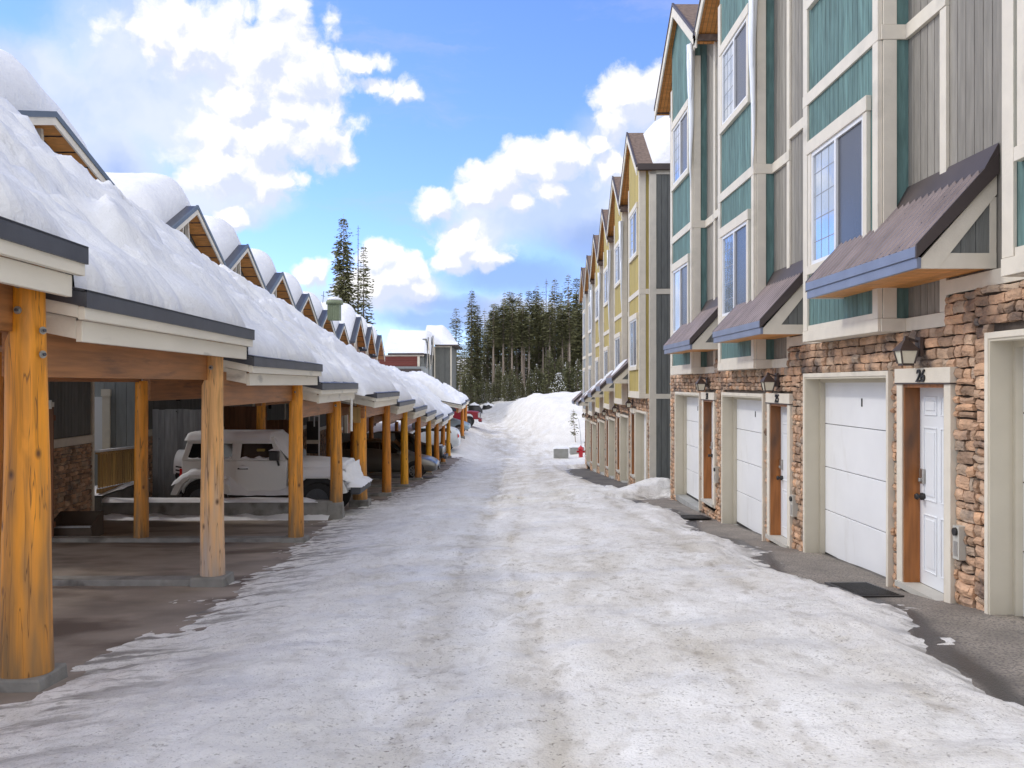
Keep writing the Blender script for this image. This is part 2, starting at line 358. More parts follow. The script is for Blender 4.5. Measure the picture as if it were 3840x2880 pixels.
def wild(x, y):
    """snow depth and unevenness off the lane"""
    w = sstep(0, 4, abs(x-xc(y))-3.4)*sstep(58, 66, y)
    return w*(.25+.30*fbm(x*.12, y*.12))
def road_dirt(x, y):
    c = xc(y); d = abs(x-c)
    r = math.exp(-((d-.85)/.30)**2)*.8+math.exp(-((d-.85)/.7)**2)*.25
    s = .25+.55*math.exp(-(d/2.3)**4)
    s *= .75+.6*fbm(x*.5, y*.22, 3)
    for o_, w_ in ((-.9,.13),(.75,.12),(1.75,.11),(-.25,.08),(2.5,.10)):
        s += .85*math.exp(-((x-c-o_-.25*nz(y*.12, o_))/w_)**2)*(.35+.8*max(0, .5+nz(x*.7, y*.55, o_)))*sstep(1, 4, y)
    return min(1, max(0, s*.8+r*sstep(14, 40, y)*.7+.25*sstep(1.8, 3.2, x)*max(0, fbm(x*1.2, y*.8, 9)+.2)))
# one sheet for the ground
def axis(segs):
    out = []
    for a, b, st in segs:
        n = max(1, round((b-a)/st)); out += [a+(b-a)*i/n for i in range(n)]
    return out+[segs[-1][1]]
gx = axis([(-420,-60,40),(-60,-16,4),(-16,-6,1),(-6,14,.5),(14,30,2),(30,70,5),(70,420,50)])
gy = axis([(-60,0,6),(0,50,1),(50,112,.5),(112,140,3),(140,260,12),(260,900,80)])
def ground_z(x, y):
    z = gz(x, y)
    if y > 130: z += min(14, (y-130)*.05)
    c = sstep(-14, -9.5, x)*(1-sstep(4.2, 10, x))*(1-sstep(52, 56, y))*sstep(-6, 0, y)
    z -= .30*c*sstep(56, 52, y)                      # dug out under the paved lane
    z += mound(x, y)+wild(x, y)
    if abs(x-xc(y)) < 4 and y > 52: z += .03*fbm(x*1.5, y*.5)
    return z
g = MB(); nx, ny = len(gx), len(gy)
vs = [(x, y, ground_z(x, y)) for y in gy for x in gx]
g.add(vs, [(j*nx+i, j*nx+i+1, (j+1)*nx+i+1, (j+1)*nx+i) for j in range(ny-1) for i in range(nx-1)], M['roadsnow'], True)
ground = g.build('ground'); tag(ground, kind='structure')
def add_attr(o, fn):
    at = o.data.attributes.new('dirt', 'FLOAT', 'POINT')
    at.data.foreach_set('value', [fn(v.co.x, v.co.y) for v in o.data.vertices])
add_attr(ground, lambda x, y: road_dirt(x, y)*(1-sstep(2.6, 4.2, abs(x-xc(y))))*(1 if y < 100 else 0))
# paved sheets
def strip(name, xa, xb, ya, yb, nx, ny, m, dz=0.0, amp=.006):
    b = MB(); b.grid(nx, ny, lambda s, t: (lerp(xa, xb, s), lerp(ya, yb, t), gz(lerp(xa, xb, s), lerp(ya, yb, t))+dz+amp*fbm(lerp(xa, xb, s), lerp(ya, yb, t))), m)
    return tag(b.build(name), kind='structure')
drv = strip('driveway', 1.6, 7.2, .5, 53, 60, 420, M['asphalt'], 0)
apr = strip('apron', 2.2, 3.95, 1.0, 21.2, 60, 420, M['apron'], .006)
for o_ in (drv, apr):
    a_ = o_.data.attributes.new('wet', 'FLOAT', 'POINT')
    a_.data.foreach_set('value', [min(.92, 1.25*math.exp(-((v.co.x-redge(v.co.y)+.06)/(.08+.09*max(0, fbm(v.co.x*.6, v.co.y*.6, 2)+.25)))**2)) for v in o_.data.vertices])
strip('parking_pad', -12.5, -1.2, .5, 57, 40, 220, M['pad'], 0)
# packed snow over the lane: a sheet that thins out and dips under the paving at its ragged edges
rx = axis([(-5,-1.2,.05),(-1.2,1.6,.08),(1.6,4.8,.05)]); ry = axis([(1.2,3.5,.1),(3.5,13,.05),(13,24,.08),(24,40,.16),(40,56,.4)])
def snow_top(x, y):
    d = min(x-ledge(y), redge(y)-x)
    left = (x-ledge(y)) < (redge(y)-x)
    n1 = fbm(x*2.2, y*1.4, 1, 4); n2 = fbm(x*9, y*7, 5, 3)
    if left:
        t = .055*sstep(-.30, .8, d)+.004*min(8, max(0, d))+.024*n1+.014*n2-.018
        t += .05*math.exp(-((d-.15)/.2)**2)*max(0, nz(x*3, y*1.2, 8))
        if d < -.35: t -= (-.35-d)*.09
    else:
        k = 1 if y < 21 else 1.4
        t = (.16*k*sstep(-.02, .75, d)+.012*min(2.0, max(0, d)))*(1-.45*sstep(1.2, 3.2, d))+.045*n1*(1-.8*sstep(.5, 1.5, d))+.020*n2*(1-.6*sstep(.4, 1.2, d))-.012
        if d < -.1: t -= (-.1-d)*.35
        if 21 < y < 25 and x > 2.6: t += .26*sstep(2.7, 3.7, x)*math.exp(-((y-22.7)/1.1)**2)+.04*n1
    mid = sstep(.8, 1.8, d)
    t += mid*(.012*n1+.004*n2)-mid*.02*math.exp(-((abs(x-xc(y))-.85)/.3)**2)*sstep(12, 30, y)
    for o_, w_ in ((-.9,.12),(.75,.11),(1.75,.11),(-.25,.08)):
        t -= mid*.022*math.exp(-((x-xc(y)-o_-.25*nz(y*.12, o_))/w_)**2)*(.5+.5*nz(y*.4, o_*3))
    return t
s = MB(); nx, ny = len(rx), len(ry)
vs = [(x, y, gz(x, y)+snow_top(x, y)) for y in ry for x in rx]
s.add(vs, [(j*nx+i, j*nx+i+1, (j+1)*nx+i+1, (j+1)*nx+i) for j in range(ny-1) for i in range(nx-1)], M['roadsnow'], True)
road = s.build('road'); tag(road, kind='structure'); add_attr(road, road_dirt)
def thin(x, y):
    d = x-ledge(y); a = .80*(1-sstep(.05, 1.5, d))+.25*(1-sstep(1.5, 3.0, d))*max(0, fbm(x*.6, y*.5, 4)+.3)
    e = redge(y)-x; a = max(a, .75*(1-sstep(.0, .55, e)), .45*(1-sstep(.3, 2.2, e))*max(0, fbm(x*.7, y*.6, 14)+.15))
    return min(1, a)
at_ = road.data.attributes.new('thin', 'FLOAT', 'POINT'); at_.data.foreach_set('value', [thin(v.co.x, v.co.y) for v in road.data.vertices])
# distant wooded hill
h = MB()
h.grid(60, 10, lambda a, b: (-260+520*a, 330+90*b, -4+ (16+5*nz(a*9, 1)+1.6*nz(a*60, 3))*sstep(0, .8, b)), mat('far_forest', (.075,.09,.10), .95, .4, .25, bump=0))
tag(h.build('hill'), kind='structure')
# ------------------------------------------------------------------ terraced houses on the right
XF = 3.855
def stones(mb, y0, y1, z0, z1, holes, x=0.0, seed=1, normal='x'):
    """ledge-stone veneer: rows of rough blocks, proud of a dark bed"""
    rnd = random.Random(seed)
    z = z0
    while z < z1-.02:
        hh = min(rnd.uniform(.055, .115), z1-z)
        if z1-z-hh < .04: hh = z1-z
        y = y0-rnd.uniform(0, .1)
        while y < y1:
            w = rnd.uniform(.10, .30); a = max(y, y0); b = min(y+w, y1); y += w
            if b-a < .04: continue
            segs = [(a, b)]
            for (h0, h1, hz0, hz1) in holes:
                if z+hh > hz0+.01 and z < hz1-.01:
                    ns = []
                    for p, q in segs:
                        if q <= h0 or p >= h1: ns.append((p, q)); continue
                        if p < h0-.03: ns.append((p, h0))
                        if q > h1+.03: ns.append((h1, q))
                    segs = ns
            for p, q in segs:
                t = rnd.uniform(.035, .075); gp_ = .006; j = lambda k: rnd.uniform(-k, k)
                P = [p+gp_, p+(q-p)*.5, q-gp_]; Z = [z+gp_, z+hh*.5, z+hh-gp_]
                vs = []
                jz = [j(.010) for _ in range(3)]
                for b_ in range(3):
                    for a_ in range(3):
                        edge_ = (a_ != 1)+(b_ != 1)
                        dx = t*(1-.22*edge_)+j(.006)
                        yy = P[a_]+j(.006); zz = Z[b_]+jz[a_]+j(.003)
                        vs.append((-dx, yy, zz))
                ring = [0,1,2,5,8,7,6,3]
                vs += [(.02, vs[k][1], vs[k][2]) for k in ring]
                fs = [(0,3,4,1),(1,4,5,2),(3,6,7,4),(4,7,8,5)]
                for k in range(8): fs.append((ring[k], ring[(k+1) % 8], 9+(k+1) % 8, 9+k))
                if normal == 'x': vv = [(x+a1, b1, c1) for a1, b1, c1 in vs]
                else: vv = [(b1, x+a1, c1) for a1, b1, c1 in vs]
                mb.add(vv, fs, M['stone'])
        z += hh
def boards(mb, y0, y1, z0, z1, x, m, w=.145, nrm=-1, top=None, axis_='y', t=.02):
    """vertical boards with dark open joints; top(y) gives a sloping upper end"""
    n = max(1, round((y1-y0)/w)); ww = (y1-y0)/n
    for i in range(n):
        a = y0+i*ww+.005; b = y0+(i+1)*ww-.005
        za = top(a) if top else z1; zb = top(b) if top else z1
        xo = x+nrm*t
        if axis_ == 'y': vs = [(xo,a,z0),(x,a,z0),(x,b,z0),(xo,b,z0),(xo,a,za),(x,a,za),(x,b,zb),(xo,b,zb)]
        else: vs = [(a,xo,z0),(a,x,z0),(b,x,z0),(b,xo,z0),(a,xo,za),(a,x,za),(b,x,zb),(b,xo,zb)]
        mb.hexa(vs, m)
def panel(mb, axis_, fixed, a0, a1, z0, z1, m, th=.02, s=-1):
    if axis_ == 'y': mb.box(min(fixed, fixed+s*th), max(fixed, fixed+s*th), a0, a1, z0, z1, m)
    else: mb.box(a0, a1, min(fixed, fixed+s*th), max(fixed, fixed+s*th), z0, z1, m)
def text_mesh(txt, size, name, m, parent, loc, rot, shear=.0, sx=1.0):
    cu = bpy.data.curves.new('t', 'FONT'); cu.body = txt; cu.size = size; cu.extrude = .006; cu.shear = shear; cu.align_x = 'CENTER'; cu.offset = .002
    t = bpy.data.objects.new('t', cu); col.objects.link(t)
    dg = bpy.context.evaluated_depsgraph_get(); me = bpy.data.meshes.new_from_object(t.evaluated_get(dg))
    bpy.data.objects.remove(t); me.name = name
    me.materials.clear(); me.materials.append(m)
    o = bpy.data.objects.new(name, me); col.objects.link(o); o.parent = parent; o.location = loc; o.rotation_euler = rot; o.scale = (sx, 1, 1)
    return o
EAVE, APEX, YM, PIT = 6.62, 8.05, 2.24, 4.48
def roof_z(y): return APEX-(APEX-EAVE)*abs(y-YM)/YM
def window(root, xb, y0, y1, z0, z1, left_screen=False, grid=True, casing='cream'):
    """outer sizes include the casing"""
    c = MB(); m = M[casing]; xf = xb-.045
    c.box(xf, xb, y0, y0+.10, z0+.10, z1-.15, m); c.box(xf, xb, y1-.10, y1, z0+.10, z1-.15, m)
    c.box(xf-.012, xb, y0-.02, y1+.02, z1-.15, z1, m); c.box(xf-.012, xb, y0-.02, y1+.02, z0, z0+.10, m)
    w = c.build('window', root, bevel=.004)
    a, b, p, q = y0+.10, y1-.10, z0+.10, z1-.15
    f = MB(); v = M['vinyl']; fx0, fx1 = xb-.035, xb+.0
    f.box(fx0, fx1, a, a+.045, p, q, v); f.box(fx0, fx1, b-.045, b, p, q, v)
    f.box(fx0, fx1, a+.045, b-.045, p, p+.045, v); f.box(fx0, fx1, a+.045, b-.045, q-.045, q, v)
    mid = (a+b)/2; f.box(fx0-.004, fx1, mid-.025, mid+.025, p+.045, q-.045, v)
    f.build('window_frame', w)
    far, near = (mid+.025, b-.045), (a+.045, mid-.025)
    # the reflective fixed light and the insect-screened sash
    g1 = MB(); lo = near if left_screen else far
    g1.box(xb-.014, xb-.006, lo[0], lo[1], p+.045, q-.045, M['pane']); 
    g1.build('pane', w)
    g2 = MB(); hi = far if left_screen else near
    g2.box(xb-.012, xb-.006, hi[0], hi[1], p+.045, q-.045, M['screen']); g2.build('insect_screen', w)
    if grid:
        gg = MB(); n = 5
        for k in range(1, n): zz = lerp(p, q, k/n); gg.box(xb-.0165, xb-.0142, lo[0], lo[1], zz-.005, zz+.005, M['muntin'])
        for k in range(1, 3): yy = lerp(lo[0], lo[1], k/3); gg.box(xb-.0165, xb-.0142, yy-.004, yy+.004, p+.045, q-.045, M['muntin'])
        gg.build('muntins', w)
    return w
def glass_mat(name, base, spec, metal, rough):
    m = mat(name, base, rough, .22, .9, bump=.10, bs=1.6, dist=.03, metal=metal, spec=spec); return m
M['pane'] = glass_mat('sky_reflecting_glass', (.50,.55,.62), .8, .75, .06)
M['screen'] = glass_mat('screened_glass', (.06,.062,.075), .5, .1, .25)
M['muntin'] = mat('grey_muntins', (.30,.32,.36), .5, .03, 2, bump=0)
def lantern(root, y, z, x=0.0):
    b = MB(); m = M['bronze']
    b.box(x-.03, x+.0, y-.055, y+.055, z+.06, z+.24, m)                    # back plate
    b.bar((x-.03, y, z+.20), (x-.13, y, z+.235), .02, .02, m)
    c = (x-.135, y)
    def ring(r0, r1, z0, z1, m_):
        vs = [(c[0]+sx*r, c[1]+sy*r, zz) for r, zz in ((r0, z0), (r1, z1)) for sx, sy in ((-1,-1),(1,-1),(1,1),(-1,1))]
        b.add(vs, [(0,3,2,1),(4,5,6,7),(0,1,5,4),(1,2,6,5),(2,3,7,6),(3,0,4,7)], m_)
    ring(.085, .02, z+.13, z+.215, m); ring(.02, .012, z+.215, z+.25, m); ring(.088, .088, z+.115, z+.13, m)
    ring(.052, .052, z-.02, z+.0, m)
    for sx, sy in ((-1,-1),(1,-1),(1,1),(-1,1)):
        b.bar((c[0]+sx*.055, c[1]+sy*.055, z), (c[0]+sx*.078, c[1]+sy*.078, z+.115), .012, .012, m)
    o = b.build('wall_lantern', root)
    g = MB(); vs = [(c[0]+sx*r, c[1]+sy*r, zz) for r, zz in ((.05, z+.001), (.073, z+.114)) for sx, sy in ((-1,-1),(1,-1),(1,1),(-1,1))]
    g.add(vs, [(0,3,2,1),(4,5,6,7),(0,1,5,4),(1,2,6,5),(2,3,7,6),(3,0,4,7)], M['lampglass']); g.build('lamp_glass', o)
def front_door(root, y0, y1, zt, zb, xf=-.075, thr=True, near_handle=True):
    """y0..y1 = outside of the trim; reveal in stained wood, six-panel white slab set back"""
    d = MB(); c = M['cream']
    d.box(xf, 0, y0, y0+.12, zb-.05, zt-.14, c); d.box(xf, 0, y1-.12, y1, zb-.05, zt-.14, c); d.box(xf-.012, 0, y0-.02, y1+.02, zt-.135, zt, c)
    d.box(xf-.016, 0, y0-.02, y1+.02, zt-.148, zt-.136, M['darkmetal'])
    fr = d.build('door_frame', root, bevel=.004)
    a, b, top = y0+.12, y1-.12, zt-.148
    j = MB(); w = M['jamb']
    j.box(xf+.015, .14, a, a+.03, zb, top, w); j.box(xf+.015, .14, b-.03, b, zb, top, w); j.box(xf+.015, .14, a+.03, b-.03, top-.03, top, w)
    j.build('door_jamb', fr)
    s = MB(); ww = M['door']; X = .085; pa, pb, pz0, pz1 = a+.03, b-.03, zb+.02, top-.03
    W = pb-pa; H = pz1-pz0; s.box(X, X+.045, pa, pb, pz0, pz1, ww)
    for (f0, f1, h0, h1) in [(.12,.45,.07,.36),(.55,.88,.07,.36),(.12,.45,.43,.80),(.55,.88,.43,.80),(.12,.45,.86,.955),(.55,.88,.86,.955)]:
        u0, u1, q0, q1 = pa+W*f0, pa+W*f1, pz0+H*h0, pz0+H*h1
        e = .022
        s.box(X-.010, X+.001, u0, u1, q0, q0+.012, ww); s.box(X-.010, X+.001, u0, u1, q1-.012, q1, ww)
        s.box(X-.010, X+.001, u0, u0+.012, q0+.012, q1-.012, ww); s.box(X-.010, X+.001, u1-.012, u1, q0+.012, q1-.012, ww)
        s.box(X-.008, X+.001, u0+.045, u1-.045, q0+.045, q1-.045, ww)
    dr = s.build('front_door', root, bevel=.003)
    hy = pb-.09 if near_handle else pa+.09
    k = MB(); zk = pz0+H*.50
    k.tube([(X, hy, zk-.10), (X-.03, hy, zk-.10), (X-.045, hy, zk-.10), (X-.065, hy, zk-.10), (X-.085, hy, zk-.10)], [.035,.035,.014,.032,.024], M['black'], 12)
    k.build('door_knob', dr)
    k = MB(); k.box(X-.035, X, hy-.035, hy+.035, zk+.02, zk+.16, M['nickel']); k.box(X-.055, X-.03, hy-.012, hy+.012, zk+.04, zk+.075, M['nickel']); k.build('keypad_lock', dr, bevel=.006)
    t = MB(); t.box(xf-.03, .083, y0+.03, y1-.03, zb-.035, zb+.018, M['plate']); t.build('threshold', root)
def garage_door(root, y0, y1, zt, zb, depth=.175):
    d = MB(); c = M['cream']; xf = -.085
    d.box(xf, 0, y0, y0+.05, zb, zt, c); d.box(xf, 0, y1-.05, y1, zb, zt, c); d.box(xf, 0, y0+.05, y1-.05, zt-.05, zt, c)
    fr = d.build('garage_frame', root, bevel=.004)
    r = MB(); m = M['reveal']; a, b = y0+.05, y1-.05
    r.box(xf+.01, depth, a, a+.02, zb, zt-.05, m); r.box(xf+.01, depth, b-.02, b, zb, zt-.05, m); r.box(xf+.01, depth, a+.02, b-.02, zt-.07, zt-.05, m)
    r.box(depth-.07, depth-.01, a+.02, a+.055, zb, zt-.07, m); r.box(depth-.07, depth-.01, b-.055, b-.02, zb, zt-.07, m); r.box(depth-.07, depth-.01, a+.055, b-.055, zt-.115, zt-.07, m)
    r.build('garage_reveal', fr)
    g = MB(); pa, pb = a+.04, b-.04; n = 4; top = zt-.09; bot = zb+.05; hh = (top-bot)/n
    for i in range(n):
        z0 = bot+i*hh; g.box(depth-.01, depth+.03, pa, pb, z0+.004, z0+hh-.004, M['garage'])
    gd = g.build('garage_door', root, bevel=.006)
    k = MB(); k.box(depth-.018, depth-.009, (pa+pb)/2-.012, (pa+pb)/2+.012, top-hh*.55, top-hh*.38, M['black']); k.build('door_lock', gd)
    t = MB(); t.box(depth-.012, depth+.02, pa, pb, bot-.035, bot+.002, M['black']); t.build('bottom_seal', gd)
    q = MB(); q.box(-.07, depth+.04, a+.0, b-.0, zb-.10, zb+.012, M['blockc']); q.build('garage_sill', root)
def awning(root, y0, y1, xw=0.0, pro=.60, zb=.91, zt=1.79):
    """little lean-to roof over the entry"""
    xf = xw-pro; a = MB(); m = M['darkmetal']
    zs = zb+.17
    def S(t): return (lerp(xf-.03, xw, t), lerp(zs, zt, t))
    # deck
    th = .03
    a.prism([(xf-.03, zs-.02), (xw, zt-.02), (xw, zt-.06), (xf-.03, zs-.06)], y0-.04, y1+.04, 'y', M['darkmetal'])
    aw = a.build('awning', root)
    r = MB(); n = int((y1-y0+.08)/.125); st = (y1-y0+.08)/n
    for i in range(n):
        q0 = y0-.04+i*st
        prof = [(q0, 0), (q0+st*.60, 0), (q0+st*.70, .026), (q0+st*.90, .026), (q0+st, 0)]
        for (c0, h0), (c1, h1) in zip(prof, prof[1:]):
            xa, za = S(0); xb_, zb_ = S(1)
            r.add([(xa-.02, c0, za-.022+h0), (xa-.02, c1, za-.022+h1), (xb_, c1, zb_+.0+h1), (xb_, c0, zb_+.0+h0)], [(0,3,2,1)], M['ribmetal'])
    # screws
    rnd = random.Random(3)
    for i in range(0, n, 3):
        for t in (.06, .35, .65, .93):
            x_, z_ = S(t); y_ = y0-.04+i*st+st*.3; r.box(x_-.006, x_+.006, y_-.006, y_+.006, z_-.0, z_+.012, M['darkmetal'])
    r.build('metal_sheet', aw)
    fl = MB(); fl.hexa([(xw-.11, y0-.05, zt-.12), (xw, y0-.05, zt-.0), (xw, y1+.05, zt-.0), (xw-.11, y1+.05, zt-.12), (xw-.11, y0-.05, zt-.10), (xw-.0, y0-.05, zt+.10), (xw, y1+.05, zt+.10), (xw-.11, y1+.05, zt-.10)], m); fl.build('wall_flashing', aw)
    k = MB()
    for yy in (y0-.055, y1+.035):
        k = MB(); k.prism([(xf-.045, zs-.10), (xw, zt-.14), (xw, zt+.02), (xf-.045, zs+.015)], yy, yy+.02, 'y', m); k.build('rake_flashing', aw)
    f = MB(); f.box(xf-.05, xf-.02, y0-.035, y1+.035, zs-.085, zs, M['roofblue']); f.box(xf-.035, xf-.0, y0-.035, y1+.035, zb, zs-.085, M['roofblue']); f.build('fascia', aw, bevel=.003)
    c = M['cream']
    for yy, s_ in ((y0-.02, 1), (y1+.02, -1)):
        b = MB()
        ya, yb = (yy, yy+.04) if s_ > 0 else (yy-.04, yy)
        b.prism([(xf, zb), (xf+.14, zb), (xw, zt-.30), (xw, zt-.14), (xf, zs-.10)], ya, yb, 'y', c)
        b.box(xf+.14, xw, ya+.004*s_, yb+.004*s_, zb, zb+.12, c)
        b.box(xw-.05, xw, ya+.006*s_, yb+.006*s_, zb+.12, zt-.32, c)
        b.build('rake_board', aw)
    for yy, s_ in ((y0+.008, 1), (y1-.008, -1)):
        nb = 4; sd = MB()
        for i in range(nb):
            xa = xf+.10+i*(pro-.14)/nb; xb_ = xf+.10+(i+1)*(pro-.14)/nb-.006
            f_ = lambda x: lerp(zs, zt, (x-xf)/pro)-.2
            sd.hexa([(xa, yy-.01, zb+.1), (xb_, yy-.01, zb+.1), (xb_, yy+.01, zb+.1), (xa, yy+.01, zb+.1), (xa, yy-.01, max(zb+.11, f_(xa))), (xb_, yy-.01, max(zb+.11, f_(xb_))), (xb_, yy+.01, max(zb+.11, f_(xb_))), (xa, yy+.01, max(zb+.11, f_(xa)))], M['darkside'])
        sd.build('gable_infill', aw)
    so = MB(); n = 6
    for i in range(n):
        xa = lerp(xf, xw, i/n); so.box(xa+.002, lerp(xf, xw, (i+1)/n)-.002, y0+.02, y1-.02, zb+.012, zb+.03, M['soffit'])
    so.build('soffit', aw)
def unit(name, label, main, side, number=None, flip=False, near_end=False, far_end=False, bay_side=None, ground_far=2.6, seed=1, grid_second=True):
    """local frame: x into the house, y along the street, z relative to the storey line"""
    root = empty(name, label=label, cat='house')
    D = 9.0; mm, ss = M[main], M[side]
    if not flip: G = (1.08, 3.71); DR = (-.19, .90); B = (.85, 3.05); AW = (-.78, 1.81); W = (1.06, 2.84); g0, g1 = -.52, 3.96
    else: G = (.3, 2.83); DR = (3.02, 4.12); B = (.22, 2.86); AW = (2.98, 4.95); W = (.62, 2.5); g0, g1 = 0, 4.48
    if far_end: g1 = 4.48
    bx = -.26
    ztop, zg, zd = .135, -2.16, -1.90
    # ground-floor wall: dark bed behind the veneer, pieces butted round the openings
    w = MB(); mo = M['mortar']; zl = .505
    ops = sorted([(G[0]+.02, G[1]-.02, ztop-.02), (DR[0]+.03, DR[1]-.03, ztop+.0)])
    y = g0
    for a, b, t in ops:
        w.box(0, .30, y, a, -4.2, zl, mo); w.box(0, .30, a, b, t, zl, mo); y = b
    w.box(0, .30, y, g1, -4.2, zl, mo)
    if not flip: w.box(0, .30, g0, 0, zl, .765, mo)
    w.box(.30, D, g0, g1, -4.2, -2.2, M['concrete']); w.box(.42, D, g0, g1, -2.2, .62, M['darkside'])
    wall = w.build('ground_floor_wall', root)
    st = MB(); holes = [(G[0], G[1], -9, ztop), (DR[0], DR[1], zd-.12, ztop+.01)]
    stones(st, g0, g1, -2.75, zl, holes, seed=seed)
    if not flip: stones(st, g0, 0, zl, .765, [], seed=seed+9)
    st.build('stone_veneer', root)
    garage_door(root, G[0], G[1], ztop, zg)
    front_door(root, DR[0], DR[1], ztop+.013, zd)
    # upper wall core
    c = MB(); core = M['darkside']
    c.prism([(0, .50), (PIT, .50), (PIT, EAVE), (YM, APEX), (0, EAVE)], .03, D, 'x', core)
    c.prism([(B[0], .52), (B[1], .52), (B[1], roof_z(B[1])), (YM, roof_z(YM)), (B[0], roof_z(B[0]))] if B[0] < YM < B[1] else [(B[0], .52), (B[1], .52), (B[1], roof_z(B[1])), (B[0], roof_z(B[0]))], bx+.02, .03, 'x', core)
    c.build('upper_wall', root)
    s = MB()
    boards(s, B[0], B[1], .60, 0, bx+.02, mm, top=lambda y: roof_z(y)-.03, w=.135)
    s.build('bay_siding', root)
    s = MB()
    for ys, nrm in ((B[0], -1), (B[1], 1)):
        boards(s, bx+.02, .03, .60, roof_z(B[0])-.05, ys, M[bay_side or main], axis_='x', nrm=nrm, w=.14)
    for a, b in ((0, B[0]), (B[1], PIT)): boards(s, a, b, .60, 0, .03, ss, top=lambda y: roof_z(y)-.03, w=.145)
    s.build('side_siding', root)
    # trim boards
    t = MB(); cr = M['cream']; tx = bx-.028
    for z0, z1 in ((.505, .63), (3.30, 3.44)):
        t.box(tx, bx+.0, B[0]-.03, B[1]+.03, z0, z1, cr)
        t.box(bx+.001, .0, B[0]-.05, B[0]-.02, z0, z1, cr); t.box(bx+.001, .0, B[1]+.02, B[1]+.05, z0, z1, cr)
        t.box(-.03, .012, 0, B[0]-.051, z0, z1, cr); t.box(-.03, .012, B[1]+.051, PIT, z0, z1, cr)
    zt_ = 6.6
    for (z0, z1) in ((.632, 3.298), (3.442, zt_)):
        t.box(tx+.002, bx+.02, B[1]-.13, B[1]+.022, z0, z1, cr)
        t.box(tx+.002, bx+.02, B[0]-.022, B[0]+.11, z0, z1, cr)
        t.box(bx+.021, bx+.15, B[0]-.045, B[0]-.021, z0, z1, cr); t.box(bx+.021, bx+.15, B[1]+.021, B[1]+.045, z0, z1, cr)
        t.box(-.022, .011, .0, .12, z0, z1, cr)
    t.box(bx-.02, bx, B[0]+.12, B[1]-.14, .63, .69, cr)
    t.build('trim_boards', root, bevel=.003)
    u = MB(); u.box(bx+.03, .0, B[0]+.01, B[1]-.01, .505, .52, M['cream']); u.build('bay_soffit', root)
    window(root, bx, W[0], W[1], 1.28, 2.84, grid=grid_second)
    window(root, bx, W[0], W[1], 4.40, 5.85)
    awning(root, AW[0], AW[1], pro=.6 if not flip else .72)
    lantern(root, (DR[0]+DR[1])/2+.05, .19, x=-.06)
    if number:
        text_mesh(number, .158, 'house_number', M['black'], root, (-.094, (DR[0]+DR[1])/2-.01, ztop-.112), (R(90), 0, R(-90)), .2, 1.15)
    ib = MB(); yb = DR[0]-.14 if not flip else DR[1]+.14
    ib.box(-.095, -.02, yb-.055, yb+.055, -1.46, -1.18, M['plate']); ib.box(-.10, -.094, yb-.03, yb+.03, -1.43, -1.31, M['nickel'])
    ib.tube([(-.094, yb, -1.23), (-.115, yb, -1.23)], [.034, .034], M['black'], 14); ib.build('meter_box', root)
    # gable roof, ridge running back from the street
    rf = MB(); ov = .105
    for sgn in (-1, 1):
        ye = YM+sgn*(YM+.12); ze = EAVE-(APEX-EAVE)/YM*.12
        vs = []
        for x_ in (bx-ov, D):
            vs += [(x_, YM, APEX), (x_, ye, ze), (x_, ye, ze+.12), (x_, YM, APEX+.12)]
        fs = [(0,1,2,3), (7,6,5,4), (0,4,5,1), (1,5,6,2), (2,6,7,3), (3,7,4,0)]
        rf.add(vs, fs if sgn > 0 else [f[::-1] for f in fs], M['shingle'])
    rfo = rf.build('roof', root)
    for sgn in (-1, 1):
        rk = MB(); ye = YM+sgn*(YM+.10); ze = EAVE-(APEX-EAVE)/YM*.10
        for d0, d1, x0, x1, m_ in ((-.14, .08, bx-ov-.03, bx-ov-.001, cr), (.08, .145, bx-ov-.045, bx-ov-.001, M['darkmetal'])):
            rk.add([(x0, YM, APEX+d0), (x0, ye, ze+d0), (x0, ye, ze+d1), (x0, YM, APEX+d1), (x1, YM, APEX+d0), (x1, ye, ze+d0), (x1, ye, ze+d1), (x1, YM, APEX+d1)],
                   [(0,1,2,3) if sgn < 0 else (3,2,1,0), (7,6,5,4) if sgn < 0 else (4,5,6,7), (0,4,5,1), (1,5,6,2), (2,6,7,3), (3,7,4,0)], m_)
        rk.build('rake_board', rfo)
    sf = MB()
    for sgn in (-1, 1):
        for k in range(5):
            x0 = lerp(bx-ov, .02, k/5)+.003; x1 = lerp(bx-ov, .02, (k+1)/5)-.003
            ye = YM+sgn*(YM+.1); ze = EAVE-(APEX-EAVE)/YM*.1
            sf.add([(x0, YM, APEX-.02), (x1, YM, APEX-.02), (x1, ye, ze-.02), (x0, ye, ze-.02)], [(0,1,2,3)], M['soffit'])
    sf.build('soffit', rfo)
    # end walls
    for on, yy, s_ in ((near_end, 0, -1), (far_end, PIT, 1)):
        if not on: continue
        e = MB(); boards(e, .12, D, -3.3, 3.26, yy, M['darkside'], axis_='x', nrm=s_, w=.16); boards(e, .12, D, 3.44, EAVE-.02, yy, M['darkside'], axis_='x', nrm=s_, w=.16)
        e.build('end_siding', root)
        e = MB(); y0, y1 = sorted((yy+s_*.002, yy+s_*.035))
        e.box(-.04, .14, y0, y1, -3.3, EAVE, cr); e.box(.14, D, y0, y1, 3.28, 3.42, cr); e.box(.14, D, y0, y1, .50, .63, cr); e.box(-.06, D, y0, y1+.0, EAVE-.16, EAVE-.0, cr)
        e.box(-.035, -.0, min(yy, yy+s_*-.12), max(yy, yy-s_*.12), -3.3, EAVE, cr) if flip else None
        e.build('corner_board', root)
        e = MB(); ya, yb = sorted((yy+s_*.02, yy+s_*.16)); e.box(bx-.1, D, ya, yb, EAVE-.06, EAVE+.10, M['darkmetal']); e.build('gutter', rfo)
    return root
units = []
LA = {27: .27, 26: 0.0, 25: -.275, 24: -.30}
